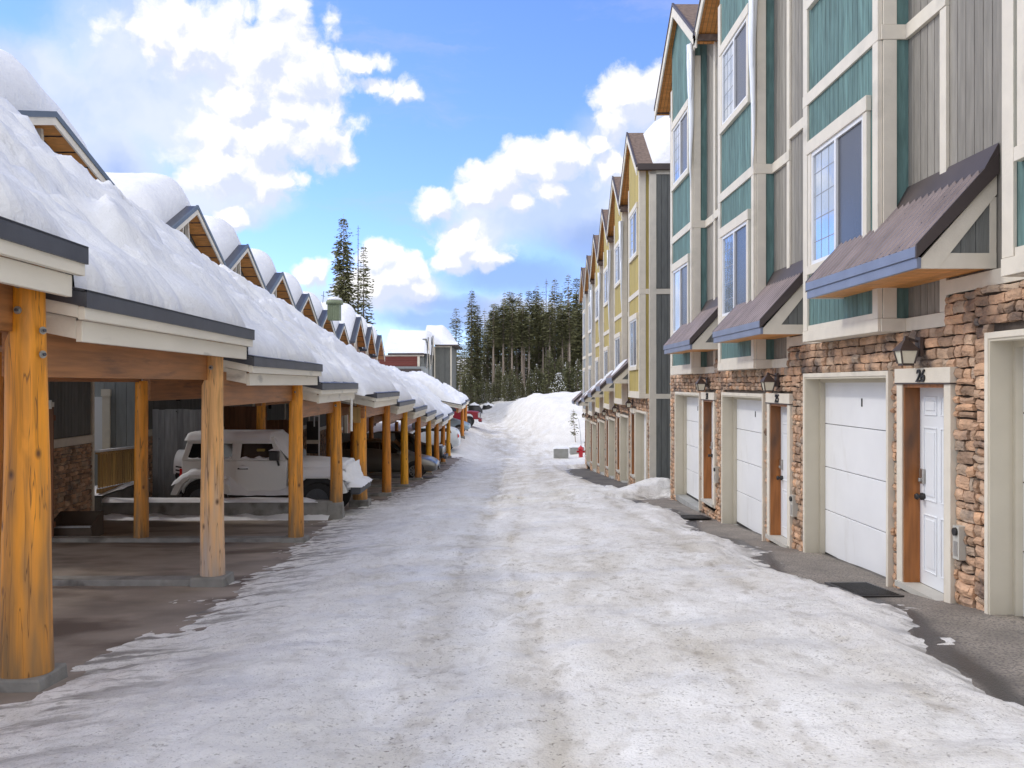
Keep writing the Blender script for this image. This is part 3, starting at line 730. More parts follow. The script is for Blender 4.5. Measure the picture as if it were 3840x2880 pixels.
labs = {27: 'teal and grey town house cut off by the right edge, highest of its row',
        26: 'teal and grey town house with the number 26 over its door',
        25: 'teal and grey town house with the number 25 over its door',
        24: 'teal and grey end town house beside the gap, number 24 over its door'}
for n in (27, 26, 25, 24):
    o = unit('town_house', labs[n], 'teal', 'greyside', None if n == 27 else str(n), far_end=(n == 24), near_end=(n == 27), seed=n, grid_second=(n != 24), bay_side='teal')
    o.location = (XF, 8.12+(26-n)*PIT, LA[n]); o['group'] = 'teal town houses on the right'; units.append(o)
# yellow row beyond the gap: one house built, the rest copied
bl = ['yellow town house nearest the gap, with the grey end wall', 'second yellow town house from the gap', 'third yellow town house from the gap', 'farthest yellow town house, next to the pale grey ones',
      'pale grey town house next to the farthest yellow one', 'pale grey end town house at the far end of the right row']
ang = math.atan(.10/PIT)
for k in range(6):
    y = 24.8+k*PIT; z = -.885-.27*k if k < 5 else -.885-.27*4-.02
    if k == 0: o = y0_ = unit('town_house', bl[0], 'yellow', 'greyside', flip=True, near_end=True, seed=51)
    elif k == 1: o = y1_ = unit('town_house', bl[1], 'yellow', 'greyside', flip=True, seed=52)
    elif k == 4: o = y4_ = unit('town_house', bl[4], 'bluegrey', 'bluegrey', flip=True, far_end=True, seed=53)
    elif k == 5: o = copy_tree(y4_)
    else: o = copy_tree(y1_)
    o['label'] = bl[k]; o['group'] = 'yellow and grey town houses beyond the gap'
    o.location = (XF+.10*k+.01, y, z); o.rotation_euler.z = -ang
# odd lumps of snow and ice left on the awnings of the yellow row, each different
for k in range(5):
    b = MB(); rl = random.Random(k); w_ = rl.uniform(.25, .6); y0_s = rl.uniform(3.2, 3.9)
    b.grid(12, 10, lambda p, q: (-.72+.50*p, y0_s+w_*q, 1.10+.56*p+.10*math.sin(p*3.14)**.5*math.sin(q*3.14)**.5*(1+.4*nz(p*3, q*3, k))-.015), M['snow'])
    o = b.build('snow_lump'); o.location = (XF+.10*k+.01, 24.8+k*PIT, -.885-.27*min(k, 4)); o.rotation_euler.z = -ang
    tag(o, 'snow lump left on the awning of the '+['first','second','third','fourth','fifth'][k]+' house beyond the gap', 'snow', kind='stuff')
# roof snow on the right rows
def gable_snow(name, label, frames, x_a, x_b, T, apex, eave, ym, pit, front_bare, nx=28, ny=26, sgn=1, seed=0):
    mb = MB()
    for (ox, oy, oz, rz, last, first) in frames:
        cs, sn = math.cos(rz), math.sin(rz)
        def fn(a, b, top=True):
            y = -.1+(pit+.2)*b
            x = lerp(x_a, x_b, a)
            rz_ = apex-(apex-eave)*abs(y-ym)/ym+.12
            e = min(1, a*nx/3.2); ef = math.sin(e*math.pi/2)**.8
            ey = 1.0
            if first: ey = min(ey, math.sin(min(1, b*ny/3.0)*math.pi/2)**.7)
            if last: ey = min(ey, math.sin(min(1, (1-b)*ny/3.0)*math.pi/2)**.7)
            sm = apex-.35-(apex-eave)*.62*(abs(y-ym)/ym)**1.6+.35+.10
            ztop = max(rz_+.03, lerp(rz_+T*.55, sm+T*.75, .8)+.10*fbm(x*.5+ox, y*.6+oy, seed))
            z = lerp(rz_-.02, ztop, ef*ey)
            return (ox+x*cs-y*sn, oy+x*sn+y*cs, oz+z)
        mb.grid(nx, ny, lambda a, b: fn(a, b), M['snow'])
    o = mb.build(name); return tag(o, label, 'snow', kind='stuff')
fr = [(XF+.10*k+.01, 24.8+k*PIT, -.885-.27*min(k, 4), -ang, k == 5, k == 0) for k in range(6)]
gable_snow('roof_snow', 'thick snow on the roofs of the yellow town houses', fr, .05, 9.0, .85, APEX, EAVE, YM, PIT, .5)
gable_snow('roof_snow', 'thick snow on the roofs of the teal town houses', [(XF, 8.12+(26-n)*PIT, LA[n], 0, n == 24, n == 27) for n in (27,26,25,24)], .45, 9.0, .55, APEX, EAVE, YM, PIT, .5, seed=4)
# icicles hanging in the valleys
def icicle(x, y, z0, z1, r, label, seed, wide=1.0):
    b = MB(); n = 16; pts = []; rs = []
    for i in range(n+1):
        t = i/n; pts.append((x+.03*nz(t*3, seed), y+.05*nz(t*2.5, seed+5), lerp(z0, z1, t))); rs.append(max(.003, r*(1-t)**.75*(1+.25*nz(t*6, seed+9))))
    b.tube(pts, rs, M['ice'], 10)
    for k in range(3):
        xx, yy = x+random.uniform(-.05, .05), y+random.uniform(-.09, .09); zz = lerp(z0, z1, random.uniform(.35, .7))
        b.tube([(xx, yy, z0), (xx, yy, (z0+zz)/2), (xx, yy, zz)], [r*.5, r*.3, .004], M['ice'], 8)
    tag(b.build('icicle'), label, 'icicle', 'icicles in the roof valleys')
icicle(XF-.30, 13.40, 6.5, 3.1, .085, 'long icicle beside the bay of house 25', 1)
icicle(XF-.30, 17.88, 6.5, 3.75, .085, 'long icicle beside the bay of house 24', 2)
for k in range(1, 5):
    icicle(XF+.10*k-.30, 24.8+k*PIT+.12, 5.4-.27*k, 2.6-.27*k, .07, ['', 'icicle between the first two yellow houses', 'icicle between the second and third yellow houses', 'icicle beside the farthest yellow house bay', 'icicle between the yellow and pale grey houses'][k], 10+k)
# doormats
def door_mat(x, y, label, w=.5, l=.95, rz=0.0):
    b = MB(); b.box(-w/2, w/2, -l/2, l/2, 0, .02, M['matrub'])
    for i in range(14): t = -l/2+.04+i*(l-.08)/14; b.box(-w/2+.03, w/2-.03, t, t+.02, .02, .026, M['matrub'])
    o = b.build('door_mat', bevel=.003); o.location = (x, y, gz(x, y)+.018); o.rotation_euler = (-math.atan(.055), 0, rz)
    tag(o, label, 'door mat', 'mats at the front doors')
door_mat(3.35, 8.75, 'wet black rubber mat in front of door 26', .42, .8, .04)
door_mat(3.45, 17.15, 'small dark mat in front of door 24', .5, .75, .03)
# ------------------------------------------------------------------ carports on the left
def log_post(name, parent, x, y, ztop, zbot, r, m, seed, n=22, notch=None, flare=1.0, plate=False):
    b = MB(); H = ztop-zbot; k = 22; vs = []
    for i in range(k):
        t = i/(k-1); z = t*H
        for j in range(n):
            a = 2*math.pi*j/n
            rr = r*(1.04-.14*t*flare+.05*(1-t)**3*flare)*(1+.035*nz(math.cos(a)*1.2+seed, math.sin(a)*1.2, z*1.1)+.02*nz(math.cos(a)*3+seed, math.sin(a)*3, z*3.5))
            px, py = math.cos(a)*rr, math.sin(a)*rr
            if notch and z > H-notch[0]: px = max(px, -notch[1])    # flat cut that seats the beam
            vs.append((px+.02*nz(z*.6, seed), py+.015*nz(z*.6, seed+3), z))
    fs = [(i*n+j, i*n+(j+1) % n, (i+1)*n+(j+1) % n, (i+1)*n+j) for i in range(k-1) for j in range(n)]
    b.add(vs, fs, m, True); b.add(vs[-n:], [tuple(range(n))], m); b.add(vs[:n], [tuple(range(n-1, -1, -1))], m)
    return b.build(name, parent, (x, y, zbot))
def bolt(parent, x, y, z, nx, ny):
    b = MB(); d = Vector((nx, ny, 0)).normalized(); p = Vector((x, y, z))
    b.tube([p, p+d*.008], [.026, .026], M['bolt'], 14); b.tube([p+d*.008, p+d*.014], [.018, .017], M['bolt'], 14); b.tube([p+d*.014, p+d*.03], [.011, .011], M['strip'], 6, smooth=False)
    o = b.build('bolt'); o.parent = parent; o.matrix_parent_inverse = Matrix.Translation(-Vector(parent.location)) if parent.type == 'MESH' else Matrix(); return o
ROOFS = []   # (y0, y1, x_e(y0), x_e(y1), zb)
def g1(a, y): return -a-.0271*y
specs = [(-2.6,1.6,.90,1),(1.6,6.5,.60,1),(6.5,11.3,.30,1),(11.3,16.2,-.015,1),(16.2,20.95,-.335,1)]
st2 = [22.3,27.05,31.8,36.7,41.6,46.4,51.2]; zb2 = [-.57,-.88,-1.19,-1.51,-1.82,-2.10]
for a, b, z in zip(st2, st2[1:], zb2): specs.append((a, b, z, 2))
specs += [(51.2,56.0,-2.0,2),(60.5,66.0,-1.62,3),(66.0,71.5,-1.50,3)]
postmats = ['logyel','log','logpale','log','log','logdark','logyel','logdark','logyel','logdark','logdark','logyel','logdark','logdark','logdark']
clab = ['carport bay nearest the camera, mostly beyond the left edge','carport bay held up by the thick orange log post at the left edge','carport bay held up by the pale bleached log post','carport bay between the bleached post and the grey jeep','carport bay sheltering the snowy off-road car','carport bay with the square-cut post beside the snowy car','carport bay just before the silver car','carport bay over the silver car nose','carport bay behind the silver car','carport bay over the charcoal car','carport bay just past the charcoal car','carport bay near the white car tail','last carport bay of the long row','snow-capped far carport bay, nearer of two','snow-capped far carport bay next to the pale blue car']
clab[3] = 'carport bay between the bleached post and the snowy off-road car'
def xe_of(g, y): return g1(2.75, y) if g == 1 else (-3.08 if g == 2 else -2.75-.0*y)
def xp_of(g, y): return (g1(3.06, y) if g == 1 else (-3.38 if g == 2 else -3.02))
BACK = 5.4; SL = .20
for i, (ya, yb, zb, g) in enumerate(specs):
    root = empty('carport', label=clab[i], cat='carport', group='carport bays along the lane')
    ea, eb = xe_of(g, ya), xe_of(g, yb); W = BACK
    ROOFS.append((ya, yb, ea, eb, zb+.36, g))
    c = M['fascia']
    def slab(mb, x0, x1, z0, z1, m, e0=0, e1=0, slope=True):
        """piece running along the eave: x offsets behind the eave line (positive = further back)"""
        a0, b0 = ya+e0, yb-e1
        xa, xb = lerp(ea, eb, e0/(yb-ya)), lerp(ea, eb, 1-e1/(yb-ya))
        s0, s1 = (x0*SL, x1*SL) if slope else (0, 0)
        mb.hexa([(xa-x1, a0, z0+s1), (xa-x0, a0, z0+s0), (xb-x0, b0, z0+s0), (xb-x1, b0, z0+s1), (xa-x1, a0, z1+s1), (xa-x0, a0, z1+s0), (xb-x0, b0, z1+s0), (xb-x1, b0, z1+s1)], m)
    f = MB()
    slab(f, .055, .10, zb, zb+.150, c, .08, .08, False); slab(f, 0, .05, zb+.152, zb+.245, c, .0, .0, False)
    for y0, y1 in ((ya+.08, ya+.125), (yb-.125, yb-.08)):      # side boards following the slope
        e = lerp(ea, eb, (y0-ya)/(yb-ya))
        f.hexa([(e-W, y0, zb+W*SL), (e-.101, y0, zb+.02), (e-.101, y1, zb+.02), (e-W, y1, zb+W*SL), (e-W, y0, zb+.150+W*SL), (e-.101, y0, zb+.17), (e-.101, y1, zb+.17), (e-W, y1, zb+.150+W*SL)], c)
    for y0, y1 in ((ya+.0, ya+.05), (yb-.05, yb-.0)):
        e = lerp(ea, eb, (y0-ya)/(yb-ya))
        f.hexa([(e-W, y0, zb+.153+W*SL), (e-.051, y0, zb+.164), (e-.051, y1, zb+.164), (e-W, y1, zb+.153+W*SL), (e-W, y0, zb+.245+W*SL), (e-.051, y0, zb+.255), (e-.051, y1, zb+.255), (e-W, y1, zb+.245+W*SL)], c)
    f.build('fascia', root, bevel=.004)
    r = MB(); slab(r, .06, W, zb+.20, zb+.335, M['strip'], .055, .055); r.build('roof', root)
    r = MB(); n = 14
    for k in range(n): slab(r, .11+k*(W-.15)/n, .11+(k+1)*(W-.15)/n-.006, zb+.165, zb+.185, M['soffit'], .13, .13)
    r.build('soffit', root)
    m = MB(); slab(m, -.018, .0, zb+.235, zb+.355, M['strip'], -.015, -.015, False); slab(m, -.018, .30, zb+.345, zb+.362, M['strip'], -.015, -.015)
    for y0, y1 in ((ya-.018, ya-.0005), (yb+.0005, yb+.018)):
        e = lerp(ea, eb, (y0-ya)/(yb-ya))
        m.hexa([(e-W, y0, zb+.24+W*SL), (e+.0, y0, zb+.24), (e+.0, y1, zb+.24), (e-W, y1, zb+.24+W*SL), (e-W, y0, zb+.34+W*SL), (e+.0, y0, zb+.34), (e+.0, y1, zb+.34), (e-W, y1, zb+.34+W*SL)], M['strip'])
    m.build('metal_flashing', root)
    # posts stand close to the far end of each bay; beams run between post lines
    if g == 1: yp = {0: 1.7, 1: 6.3, 2: 10.7, 3: 15.2, 4: 19.6}[i]
    else: yp = yb-.55
    xp = xp_of(g, yp)
    if i == 3: xp = -3.41
    if i == 4: xp = -3.555
    zbase = gz(-5, yp)
    zft = {1: -1.935, 2: -2.18, 3: -2.48, 4: -2.47, 5: -3.06}.get(i, zbase+.10)
    rad = {1: .155, 2: .128, 3: .118, 4: .125}.get(i, .125)
    pm = M[postmats[i]]
    post = log_post('post', root, xp, yp, zb+.20, zft, rad, pm, i*3.1, notch=(.46, .04), flare=2.0 if i == 1 else 1.0)
    prev = [(xp, yp)]
    bz0, bz1 = zb-.25, zb+.165
    ybeg = {1: 1.9}.get(i, ya-.2 if g == 1 else ya+.25)
    bm = MB(); xs = xp_of(g, ybeg)
    bm.hexa([(xs-.17, ybeg, bz0), (xs-.035, ybeg, bz0), (xp-.035, yp+.02, bz0), (xp-.17, yp+.02, bz0), (xs-.17, ybeg, bz1), (xs-.035, ybeg, bz1), (xp-.035, yp+.02, bz1), (xp-.17, yp+.02, bz1)], M['glulam'])
    xr = xp-2.52
    bm.build('beam', root, bevel=.006)
    cb = MB(); cb.hexa([(xr, yp-.07, bz1-.02), (xp-.18, yp-.07, bz1-.14), (xp-.18, yp+.07, bz1-.14), (xr, yp+.07, bz1-.02), (xr, yp-.07, bz1+.28), (xp-.18, yp-.07, bz1+.0), (xp-.18, yp+.07, bz1+.0), (xr, yp+.07, bz1+.28)], M['glulam']); cb.build('crossbeam', root, bevel=.006)
    rb = MB(); rb.box(xr-.14, xr-.0, ybeg, yp, bz0+.3, bz1+.3, M['glulam']); rb.build('rear_beam', root, bevel=.006)
    log_post('rear_post', root, xr, yp, bz0+.32, zbase+.05, .11, M['logdark' if i % 3 else 'log'], i*5.7+2, n=16)
    if i in (1, 2, 3, 4):
        zt = zb+.10
        for dz in (0, -.17): bolt(root, xp+.01, yp-rad*.86, zt-.04+dz, 0, -1)
        if i == 1:
            for dz in (-.34, -.50): bolt(root, xp+rad*.86, yp-rad*.35, zt+dz+.0, .9, -.5)
    # concrete kerb with plinth under each post line
    kb = MB(); kt = gz(-5, yp)+.075 if i != 4 else -2.44
    kb.hexa([(xp-6.2, yp-.16, kt-.30), (xp-.05, yp-.16, kt-.30), (xp-.05, yp+.16, kt-.30), (xp-6.2, yp+.16, kt-.30), (xp-6.2, yp-.12, kt), (xp-.05, yp-.12, kt), (xp-.05, yp+.12, kt), (xp-6.2, yp+.12, kt)], M['concrete'])
    kb.build('kerb', root, bevel=.012)
    if i == 4:
        q = MB()
        q.grid(90, 8, lambda a, b: (xp-.35-5.8*a, yp-.20+.36*b, kt-.02+.08*math.sin(math.pi*min(1, max(0, b)))**.6*(1+.25*nz(a*9, b, 3))*min(1, a*20)), M['snow'])
        q.grid(110, 8, lambda a, b: (xp-.1-6.2*a, yp-.60+.46*b, gz(-5, yp-.4)-.02+.13*max(0, b**1.5+.35*fbm(a*16, b*2, 5)-.15)), M['snow'])
        tag(q.build('snow_patch'), 'snow along the raised kerb beside the pale off-road car', 'snow', kind='stuff')
    pl = MB(); pt = zft; wd = .20 if i != 4 else .15
    pl.hexa([(xp-wd-.02, yp-wd-.02, pt-.45), (xp+wd+.02, yp-wd-.02, pt-.45), (xp+wd+.02, yp+wd+.02, pt-.45), (xp-wd-.02, yp+wd+.02, pt-.45), (xp-wd, yp-wd, pt), (xp+wd*.9, yp-wd, pt), (xp+wd*.9, yp+wd, pt), (xp-wd, yp+wd, pt)], M['concrete'])
    pl.build('plinth', root, bevel=.015)
    if i == 5:   # doubled near-end post with a timber cap block
        p2 = log_post('post', root, -3.54, 22.75, zb+.2, -2.80, .165, M['log'], 44, notch=(.5, .06))
        log_post('rear_post', root, -5.96, 22.75, zb+.4, -2.95, .115, M['log'], 61, n=16)
        q = MB(); q.box(-3.78, -3.50, 22.52, 22.60, zb-.36, zb+.02, M['railwood']); q.build('timber_block', root, bevel=.005)
        pl = MB(); pl.box(-3.78, -3.30, 22.5, 23.0, -3.4, -2.80, M['concrete']); pl.build('plinth', root, bevel=.02)
# deep snow lying over the carport roofs
def roof_top(y, g):
    rs = [r for r in ROOFS if r[5] == g]
    z = 0; w = 0
    for q in range(-6, 7):
        yy = min(max(y+q*.07-.20, rs[0][0]+.01), rs[-1][1]-.01)
        for r in rs:
            if r[0] <= yy <= r[1]: z += r[4]; w += 1; break
    return z/w
def eave_x(y, g):
    for r in ROOFS:
        if r[5] == g and r[0]-.001 <= y <= r[1]+.001: return lerp(r[2], r[3], (y-r[0])/(r[1]-r[0]))
    return xe_of(g, y)
def hard_top(y, g):
    for r in ROOFS:
        if r[5] == g and r[0] <= y <= r[1]: return r[4]
    return roof_top(y, g)
def blanket(name, label, g, y0, y1, step, rise, nxs=76, lumps=True):
    mb = MB(); n = int((y1-y0)/step)
    Xc = 3.25; XT = 5.7
    def prof(t):
        return t
    ts = [0, .004, .012, .025, .045, .07, .10]+[.10+.9*(k+1)/(nxs-7) for k in range(nxs-7)]
    vs = []
    for j in range(n+1):
        y = lerp(y0, y1, j/n)
        ex = eave_x(y, g); ht = hard_top(y, g); st_ = roof_top(y, g)
        setb = .05+.22*max(0, fbm(y*.8, g*3.1, 2))+.05*max(0, fbm(y*4, g*3.1, 6))+(.30 if y < 5.6 else 0)*sstep(6.2, 5.0, y) if g == 1 else .05+.06*max(0, fbm(y*.9, g, 2))
        endf = min(1, (y-y0)/.5) if g != 1 else 1
        endf = min(endf, (y1-y)/.5); endf = max(0.0, endf)**.5
        rs_ = rise(y)
        for i, t in enumerate(ts):
            d = t*XT
            x = ex-setb-d
            base = ht+.0+(d+setb)*SL-.02
            edge_ = .05+.14*(1-math.exp(-d/.07))+.05*nz(y*1.7, g*5)*sstep(0,.1,d)
            m_ = edge_+rs_*min(1, d/Xc)**1.03+(0.04*(d-Xc) if d > Xc else 0)
            if d > Xc: m_ = edge_+rs_-.5*((d-Xc)/2.4)**2
            # soft shoulder at the crest
            if abs(d-Xc) < .9: m_ -= .16*(1-abs(d-Xc)/.9)
            lump = .12*fbm(x*1.0, y*.75, 1+g)+.065*fbm(x*3.1, y*2.4, 4+g)-.07*max(0, 1-abs(nz(x*.9+.6*nz(y, x), y*.6, 51))/.05)*sstep(.2, .6, d)+.04*fbm(x*7, y*5.5, 2, 4)+.05*abs(nz(x*1.6+2*nz(x*.5,y*.5), y*.5, 21))
            sl1 = nz(x*.55+y*.22, y*.32, 11); sl2 = nz(x*.8-y*.5+3, y*.55, 17); lump += .10*max(0, sl1)-.13*sstep(.10, .14, sl1)*sstep(.1, .5, d)-.11*sstep(.16, .19, sl2)*sstep(.1,.5,d)
            ly = (d*1.55+.5*nz(x*.6, y*.35, 31)+.3*nz(x*2, y*1.3, 32)); fr_ = ly-math.floor(ly); lump += (.055*fr_-.075*sstep(.86, .98, fr_))*max(0, min(1, .6+1.6*nz(x*.4, y*.3, 33)))
            lump *= sstep(0, .5, d)*.9+.10
            z = max(base+.03, st_+m_+lump)
            z = base-.05+(z-base+.05)*endf
            if i == 0: z = base-.01
            vs.append((x, y, z))
    k = len(ts)
    mb.add(vs, [(j*k+i, (j+1)*k+i, (j+1)*k+i+1, j*k+i+1) for j in range(n) for i in range(k-1)], M['snow'], True)
    return tag(mb.build(name), label, 'snow', kind='stuff')
blanket('snow_drift', 'deep packed snow on the nearest carport roofs', 1, -2.5, 21.3, .05, lambda y: 2.82+.20*sstep(15.5, 12.5, y))
blanket('snow_drift', 'deep snow on the lower carport roofs down the lane', 2, 20.9, 56.2, .12, lambda y: table([(20,2.8),(22,2.75),(26,2.6),(34,2.4),(40,2.5),(46,2.65),(56,2.5)], y))
blanket('snow_drift', 'rounded snow cap on the far carport', 3, 60.4, 71.6, .2, lambda y: 1.9)
for o in [x for x in bpy.data.objects if x.name.startswith('snow_drift')]:
    pass
# ------------------------------------------------------------------ houses behind the carports
HD = -.0271
def row_house(label, zl, p, main='darkside', seed=1, EV=-1.22, near=True, stone_=True, win=False):
    """local frame: street face at x=0 looking to +x, y along the row from 0 to p, z relative to the ridge-end point"""
    root = empty('row_house', label=label, cat='house', group='houses behind the carports')
    D = 8.0; ym = p/2; ap, ev = 0.0, EV; ov = .45; mm = M[main]
    def rz_(y): return ap-(ap-ev)*abs(y-ym)/ym
    w = MB(); w.prism([(0, -7.6), (p, -7.6), (p, ev-.1), (ym, ap-.1), (0, ev-.1)], -D, -.03, 'x', M['darkside']); w.build('wall', root)
    s = MB(); boards(s, .10, p-.10, -5.75, 0, -.03, mm, top=lambda y: rz_(y)-.1, w=.15, nrm=1)
    if near: boards(s, -D, -.12, -7.4, ev-.1, 0, M['bluegrey'] if main == 'darkside' else mm, axis_='x', nrm=-1, w=.26)
    s.build('siding', root)
    if stone_:
        s = MB(); tmp = MB(); stones(tmp, .05, p-.05, -7.4, -5.93, [], seed=seed); s.v = [(-a, b, c) for a, b, c in tmp.v]; s.f = [f[::-1] for f in tmp.f]; s.m = tmp.m; s.ms = tmp.ms; s.sm = tmp.sm
        for q in range(len(s.v)): s.v[q] = (s.v[q][0]-.03, s.v[q][1], s.v[q][2])
        s.build('stone_veneer', root)
    t = MB(); c = M['cream']
    t.box(-.03, .035, .02, p-.02, -5.92, -5.76, c); t.box(-.03, .03, -.02, .10, -7.5, ev-.12, c); t.box(-.03, .03, p-.10, p+.0, -7.5, ev-.12, c)
    if near: t.box(-.14, -.031, -.045, -.015, -7.5, ev-.12, c)
    # truss posts in the gable
    for yy in (ym-.55, ym+.35): t.bar((ov-.30, yy, -1.6), (ov-.30, ym+(yy-ym)*.35, rz_(ym+(yy-ym)*.35)-.12), .09, .09, c)
    t.box(-.03, .02, .10, p-.10, -2.5, -2.36, c)
    t.build('trim_boards', root)
    r = MB()
    for sg in (-1, 1):
        ye = ym+sg*(ym+.02); ze = rz_(ye)
        r.add([(ov, ym, ap), (ov, ye, ze), (ov, ye, ze+.10), (ov, ym, ap+.10), (-D, ym, ap), (-D, ye, ze), (-D, ye, ze+.10), (-D, ym, ap+.10)],
              [(3,2,1,0) if sg < 0 else (0,1,2,3), (4,5,6,7) if sg < 0 else (7,6,5,4), (4,0,1,5) if sg > 0 else (5,1,0,4), (1,5,6,2), (2,6,7,3), (3,7,4,0)], M['strip'])
    ro = r.build('roof', root)
    for sg in (-1, 1):
        k = MB(); ye = ym+sg*(ym+.02); ze = rz_(ye)
        for d0, d1, x0, x1, m_ in ((-.12, .02, ov, ov+.035, c), (.02, .125, ov, ov+.055, M['roofdark'])):
            vv = [(x0, ym, ap+d0), (x0, ye, ze+d0), (x0, ye, ze+d1), (x0, ym, ap+d1), (x1, ym, ap+d0), (x1, ye, ze+d0), (x1, ye, ze+d1), (x1, ym, ap+d1)]
            k.add(vv, [(0,1,2,3), (7,6,5,4), (0,4,5,1), (1,5,6,2), (2,6,7,3), (3,7,4,0)], m_)
        k.build('rake_board', ro)
    f = MB()
    for sg in (-1, 1):
        for q in range(5):
            a, b = q/5+.01, (q+1)/5-.008
            ya_, yb_ = ym+sg*ym*a, ym+sg*ym*b
            vs = [(-.03, ya_, rz_(ya_)-.015), (ov-.01, ya_, rz_(ya_)-.015), (ov-.01, yb_, rz_(yb_)-.015), (-.03, yb_, rz_(yb_)-.015)]
            f.add(vs, [(0,1,2,3)], M['soffit'])
    f.build('soffit', ro)
    wl = MB(); wl.box(0, .10, p*.45, p*.45+.12, -5.1, -4.85, M['black']); wl.build('wall_light', root)
    return root
M['roofdark'] = mat('slate_blue_flashing', (.10,.125,.15), .5, .12, 3, bump=.04)
rot = math.atan(.0271)
def put_house(o, yap, zap, p):
    y0 = yap-p/2; o.location = (-8.02+HD*y0+.0, y0, zap); o.rotation_euler.z = rot
PH = 5.38
h0 = row_house('snow-laden house at the left edge with stone base and dark siding', 0, 5.6, seed=71, EV=-.78); put_house(h0, 16.55, 4.72, 5.6)
h1 = row_house('x', 0, PH, seed=72)
zs = [4.66,4.43,4.17,3.88,3.6,3.27]
hl = ['first peaked house past the gap, nearest apex above the carport snow','second peaked house past the gap','third peaked house in the row behind the carports','fourth peaked house in the row behind the carports','fifth peaked house in the row behind the carports','sixth peaked house, lowest of the orange-soffit peaks']
hs = []
for k in range(6):
    o = h1 if k == 0 else copy_tree(h1); o['label'] = hl[k]; put_house(o, 24.9+k*PH, zs[k], PH); hs.append(o)
hB = row_house('x', 0, 5.6, main='brownfence', seed=73, stone_=False)
ys = [59.0,65.0,71.2]; zb_ = [4.12,3.86,3.62]
for k in range(3):
    o = hB if k == 0 else copy_tree(hB); o['label'] = ['first of three steep dark peaks with white bargeboards','middle of three steep dark peaks with white bargeboards','last of three steep dark peaks, before the red-boarded house'][k]
    put_house(o, ys[k], zb_[k], 5.6); o.scale = (1, 1, 1.35)
    hs.append(o)
def house_snow(name, label, yaps, zaps, p, T=.75, sz=1.0, seed=1, setb=.28):
    mb = MB()
    for q, (yap, zap) in enumerate(zip(yaps, zaps)):
        y0 = yap-p/2; ox = -8.02+HD*y0; cs, sn = math.cos(rot), math.sin(rot)
        first, last = q == 0, q == len(yaps)-1
        nx, ny = 34, 26
        def fn(a, b):
            x = .47-setb-8.0*(a**1.4); y = p*b; ym = p/2
            rz_ = (-1.22*abs(y-ym)/ym)*sz+.10
            d = 8.0*(a**1.4)
            e = math.sqrt(max(0, 1-(1-min(1, d/.75))**2))
            ey = 1
            if first: ey = min(ey, math.sin(min(1, b*8)*math.pi/2)**.6)
            if last: ey = min(ey, math.sin(min(1, (1-b)*14)*math.pi/2)**.5)
            cap = T*(1.0-.15*(abs(y-ym)/ym)**2)+.22*(abs(y-ym)/ym)+.10*fbm(x*.6+ox, y*.7+yap, seed)
            z = rz_-.03+cap*e*ey
            return (ox+x*cs-y*sn, y0+x*sn+y*cs, zap+z)
        mb.grid(nx, ny, fn, M['snow'])
        for f in range((nx-1)*(ny-1)): pass
    return tag(mb.build(name), label, 'snow', kind='stuff')
house_snow('roof_snow', 'great snow hump on the roof of the house at the left edge', [16.55], [4.72], 5.6, T=1.15, sz=.64, seed=3)
house_snow('roof_snow', 'rounded snow caps on the peaked houses', [24.9+k*PH for k in range(6)], zs, PH, T=.95, seed=5)
house_snow('roof_snow', 'snow caps on the three steep dark peaks', ys, zb_, 5.6, T=1.0, sz=1.35, seed=7)
# icicles in the valleys of the left row
for k in range(1, 6):
    y = 24.9-PH/2+k*PH; b = MB()
    for q in range(3):
        yy = y+(q-1)*.16; xx = -8.02+HD*y+.44; L_ = random.uniform(.5, 1.0)
        b.tube([(xx, yy, zs[k]-1.1), (xx, yy, zs[k]-1.1-L_*.5), (xx, yy, zs[k]-1.1-L_)], [.07, .04, .004], M['ice'], 8)
    tag(b.build('icicle'), ['', 'icicles in the valley between the first and second peaks', 'icicles in the valley between the second and third peaks', 'icicles in the valley between the third and fourth peaks', 'icicles in the valley between the fourth and fifth peaks', 'icicles in the valley between the fifth and sixth peaks'][k], 'icicle', 'icicle clusters between the left peaks')
